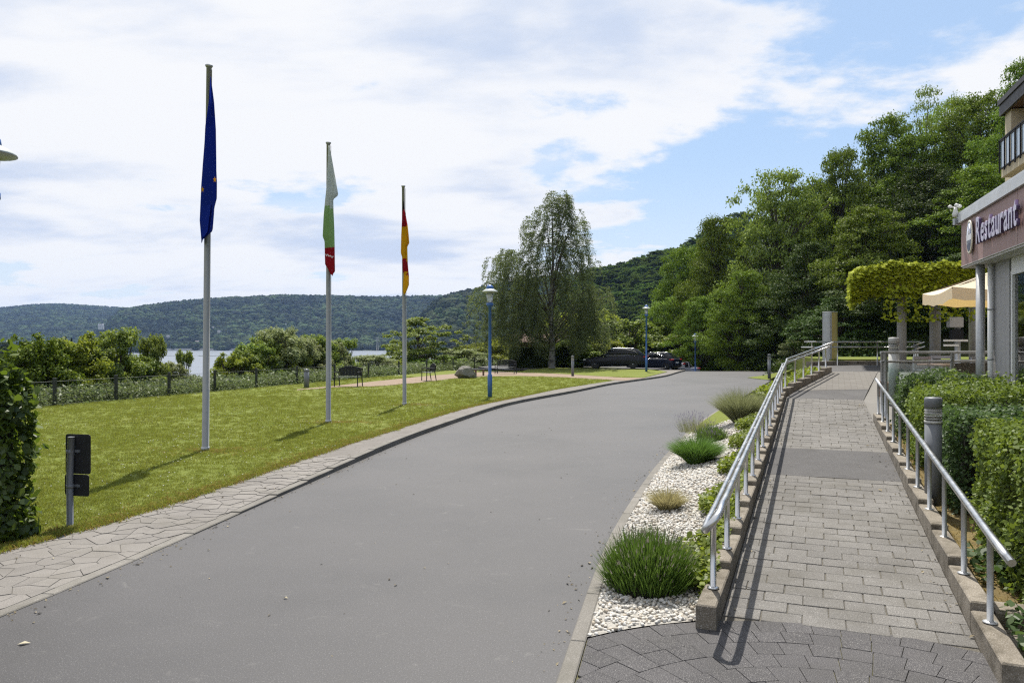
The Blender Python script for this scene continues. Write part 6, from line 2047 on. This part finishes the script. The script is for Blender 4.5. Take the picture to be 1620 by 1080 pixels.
# village and trees by the river
vill = [(8, 541, 330, 60, 'd', 'rounded dark tree at the far left of the river flat'), (52, 548, 300, 50, 'd', 'second dark tree of the river flat, behind the shrubs'),
        (95, 540, 360, 45, 'd', 'broad dark tree left of the conifers on the river flat'), (140, 535, 390, 44, 'd', 'round tree right of the conifers on the river flat'),
        (30, 556, 220, 60, 'g', 'nearer green tree at the far left of the river flat'), (75, 558, 230, 50, 'g', 'nearer green tree before the village roofs'),
        (205, 537, 900, 26, 'd', 'round tree on the far end of the river flat'), (222, 541, 950, 30, 'd', 'tree at the tip of the river flat against the water')]
for k, (px, top, Y, wpx, v, lab) in enumerate(vill):
    q = A(px, Y); q.z = max(float(H(q.x, Y)), -9)-.3
    place_tree(TV[3] if v == 'd' else TV[0], 'broadleaf_tree', lab, 'tree', q, wpx/F*Y, Zat(top, Y)-q.z, k*1.7, 'trees of the river flat')
for px, top, lab in ((104, 532, 'left of two dark conifers on the river flat'), (113, 535, 'right of two dark conifers on the river flat')):
    q = A(px, 380); q.z = float(H(q.x, 380))-.3
    t = thing('conifer_tree', lab, 'tree', q, 0, 'conifers of the river flat')
    h = Zat(top, 380)-q.z; n = 2600; zc = rng.random(n)**.8; a = rng.uniform(0, 6.28, n); rr = (1-zc)*.5*np.sqrt(rng.random(n))
    me = leaf_mesh('crown', M_leafDark, np.stack([rr*np.cos(a)*5.2, rr*np.sin(a)*5.2, zc*h], 1), rng.normal(0, .5, (n, 3))+[0, 0, 1], .8, .5)
    part('crown', me, None, t); part('trunk', MB().tube([(0,0,0), (0,0,h*.9)], [.25, .05], 6), M_bark, t)
M_hwall = mat_plain('house_wall', (.60, .59, .57), .85); M_hroof = mat_plain('house_roof', (.13, .11, .11), .8)
M_hroof2 = mat_plain('slate_roof', (.11, .12, .15), .7); M_hwin = mat_plain('house_window', (.05, .055, .06), .2)
def house(px, py, Y, w_, d_, hw_, hr_, rz_, lab, roof=None, tower=False, floors=2):
    if Y > 1000: w_, d_, hw_, hr_ = w_*.55, d_*.6, hw_*.5, hr_*.55
    q = A(px, Y, Zat(py, Y))
    t = thing('house', lab, 'house', q, rz_, 'houses across the river')
    part('wall', MB().box(-w_/2, w_/2, -d_/2, d_/2, -3, hw_), M_hwall, t)
    e = .4
    part('roof', MB().add([(-w_/2-e, -d_/2-e, hw_+.002), (w_/2+e, -d_/2-e, hw_+.002), (w_/2+e, d_/2+e, hw_+.002), (-w_/2-e, d_/2+e, hw_+.002), (-w_/2-e, 0, hw_+hr_), (w_/2+e, 0, hw_+hr_)],
         [(0,1,5,4), (2,3,4,5), (0,4,3), (1,2,5), (0,3,2,1)]), roof or M_hroof, t)
    nw = max(2, int(w_/3.2))
    for f in range(floors):
        for k in range(nw):
            x = -w_/2+w_*(k+.5)/nw; z = 1+f*2.8
            if z+1.3 < hw_: part('window', MB().box(x-.55, x+.55, -d_/2-.06, -d_/2-.01, z, z+1.35), M_hwin, t)
    if tower:
        tp = part('tower', MB().lathe([(w_*.14, -4), (w_*.14, hw_+hr_*1.2)], 8, (w_*.3, -d_*.3, 0)), M_hwall, t)
        part('tower_roof', MB().lathe([(w_*.17, hw_+hr_*1.2), (0, hw_+hr_*2.6)], 8, (w_*.3, -d_*.3, 0)), roof or M_hroof, tp)
    return t
for a in [
 (22, 502, 2900, 40, 14, 9, 6, .1, 'pale long house on the far left hillside', M_hroof2, False, 3),
 (14, 516, 2500, 46, 12, 9, 5, .0, 'row house low on the far left hillside', M_hroof2),
 (31, 516, 2500, 22, 12, 10, 5, .3, 'pale house right of the row house, low on the left hill', M_hroof2),
 (96, 497, 2900, 30, 14, 11, 5, .2, 'white house of the hill hamlet, its left end', M_hroof),
 (106, 498, 2850, 40, 14, 9, 5, -.1, 'broad white house in the middle of the hill hamlet', M_hroof2),
 (118, 496, 2900, 26, 14, 9, 5, .2, 'white house of the hill hamlet, its right end', M_hroof2),
 (133, 498, 2850, 26, 12, 6, 4, -.2, 'single pale house right of the hill hamlet', M_hroof),
 (160, 519, 1850, 22, 12, 14, 6, .3, 'white turreted villa on the wooded spur above the river', M_hroof2, True, 4),
 (266, 536, 1640, 10, 9, 11, 5, .2, 'narrow white house on the far bank, nearest the water', M_hroof2, False, 3),
 (338, 522, 1760, 16, 10, 10, 5, .1, 'white house on the far slope beside the nearest flagpole', M_hroof2, False, 3),
 (347, 527, 1700, 12, 9, 8, 5, -.2, 'lower white house on the far slope right of the nearest flagpole', M_hroof2),
 (452, 519, 1800, 20, 12, 14, 6, -.2, 'white villa with tower alone in the wood between two flagpoles', M_hroof2, True, 4),
 (204, 540, 1580, 12, 9, 8, 4, .1, 'small white house at the left end of the far bank', M_hroof2),
 (312, 543, 1570, 14, 9, 7, 4, .0, 'low pale house on the far river bank', M_hroof)]:
    house(*a)
house(134, 567, 420, 10, 8, 3.6, 3.0, .3, 'grey roofed village house among trees on the near river flat', M_hroof2)
house(52, 566, 420, 9, 8, 3, 3, -.2, 'half hidden village house at the far left of the river flat', M_hroof2)
# far embankment
em = MB()
xa, xb = A(225, 1512).x, A(420, 1512).x
em.box(xa, xb, 1506, 1512, -11, -5.6).box(xa, xb, 1504, 1506, -11, -8.6)
part('embankment', em, M_conc, None, kind='structure')
tw = thing('lattice_mast', 'faint pale mast on the far bank left of the maple', 'mast', A(597, 1500, -9))
part('pole', MB().tube([(-1.5, 0, 0), (-1.2, 0, 26)], .5, 6).tube([(1.5, 0, 0), (1.2, 0, 26)], .5, 6), M_conc, tw)
part('crossbar', MB().box(-4, 4, -.5, .5, 20, 21).box(-3, 3, -.5, .5, 24, 25), M_conc, tw)
# ------------------------------------------------------------------ air over the valley
def haze():
    m = MB().box(-4700, 4700, -4700, 4700, -16, 250)
    mt = bpy.data.materials.new('haze'); mt.use_nodes = True
    nt = mt.node_tree; nt.nodes.clear()
    o = nt.nodes.new('ShaderNodeOutputMaterial'); v = nt.nodes.new('ShaderNodeVolumePrincipled')
    v.inputs['Color'].default_value = (0.38, 0.58, 1.0, 1)
    v.inputs['Density'].default_value = HAZE_DENSITY
    v.inputs['Anisotropy'].default_value = 0.3
    nt.links.new(v.outputs[0], o.inputs['Volume'])
    part('haze', m, mt, None, kind='stuff')
HAZE_DENSITY = 0.00007
haze()
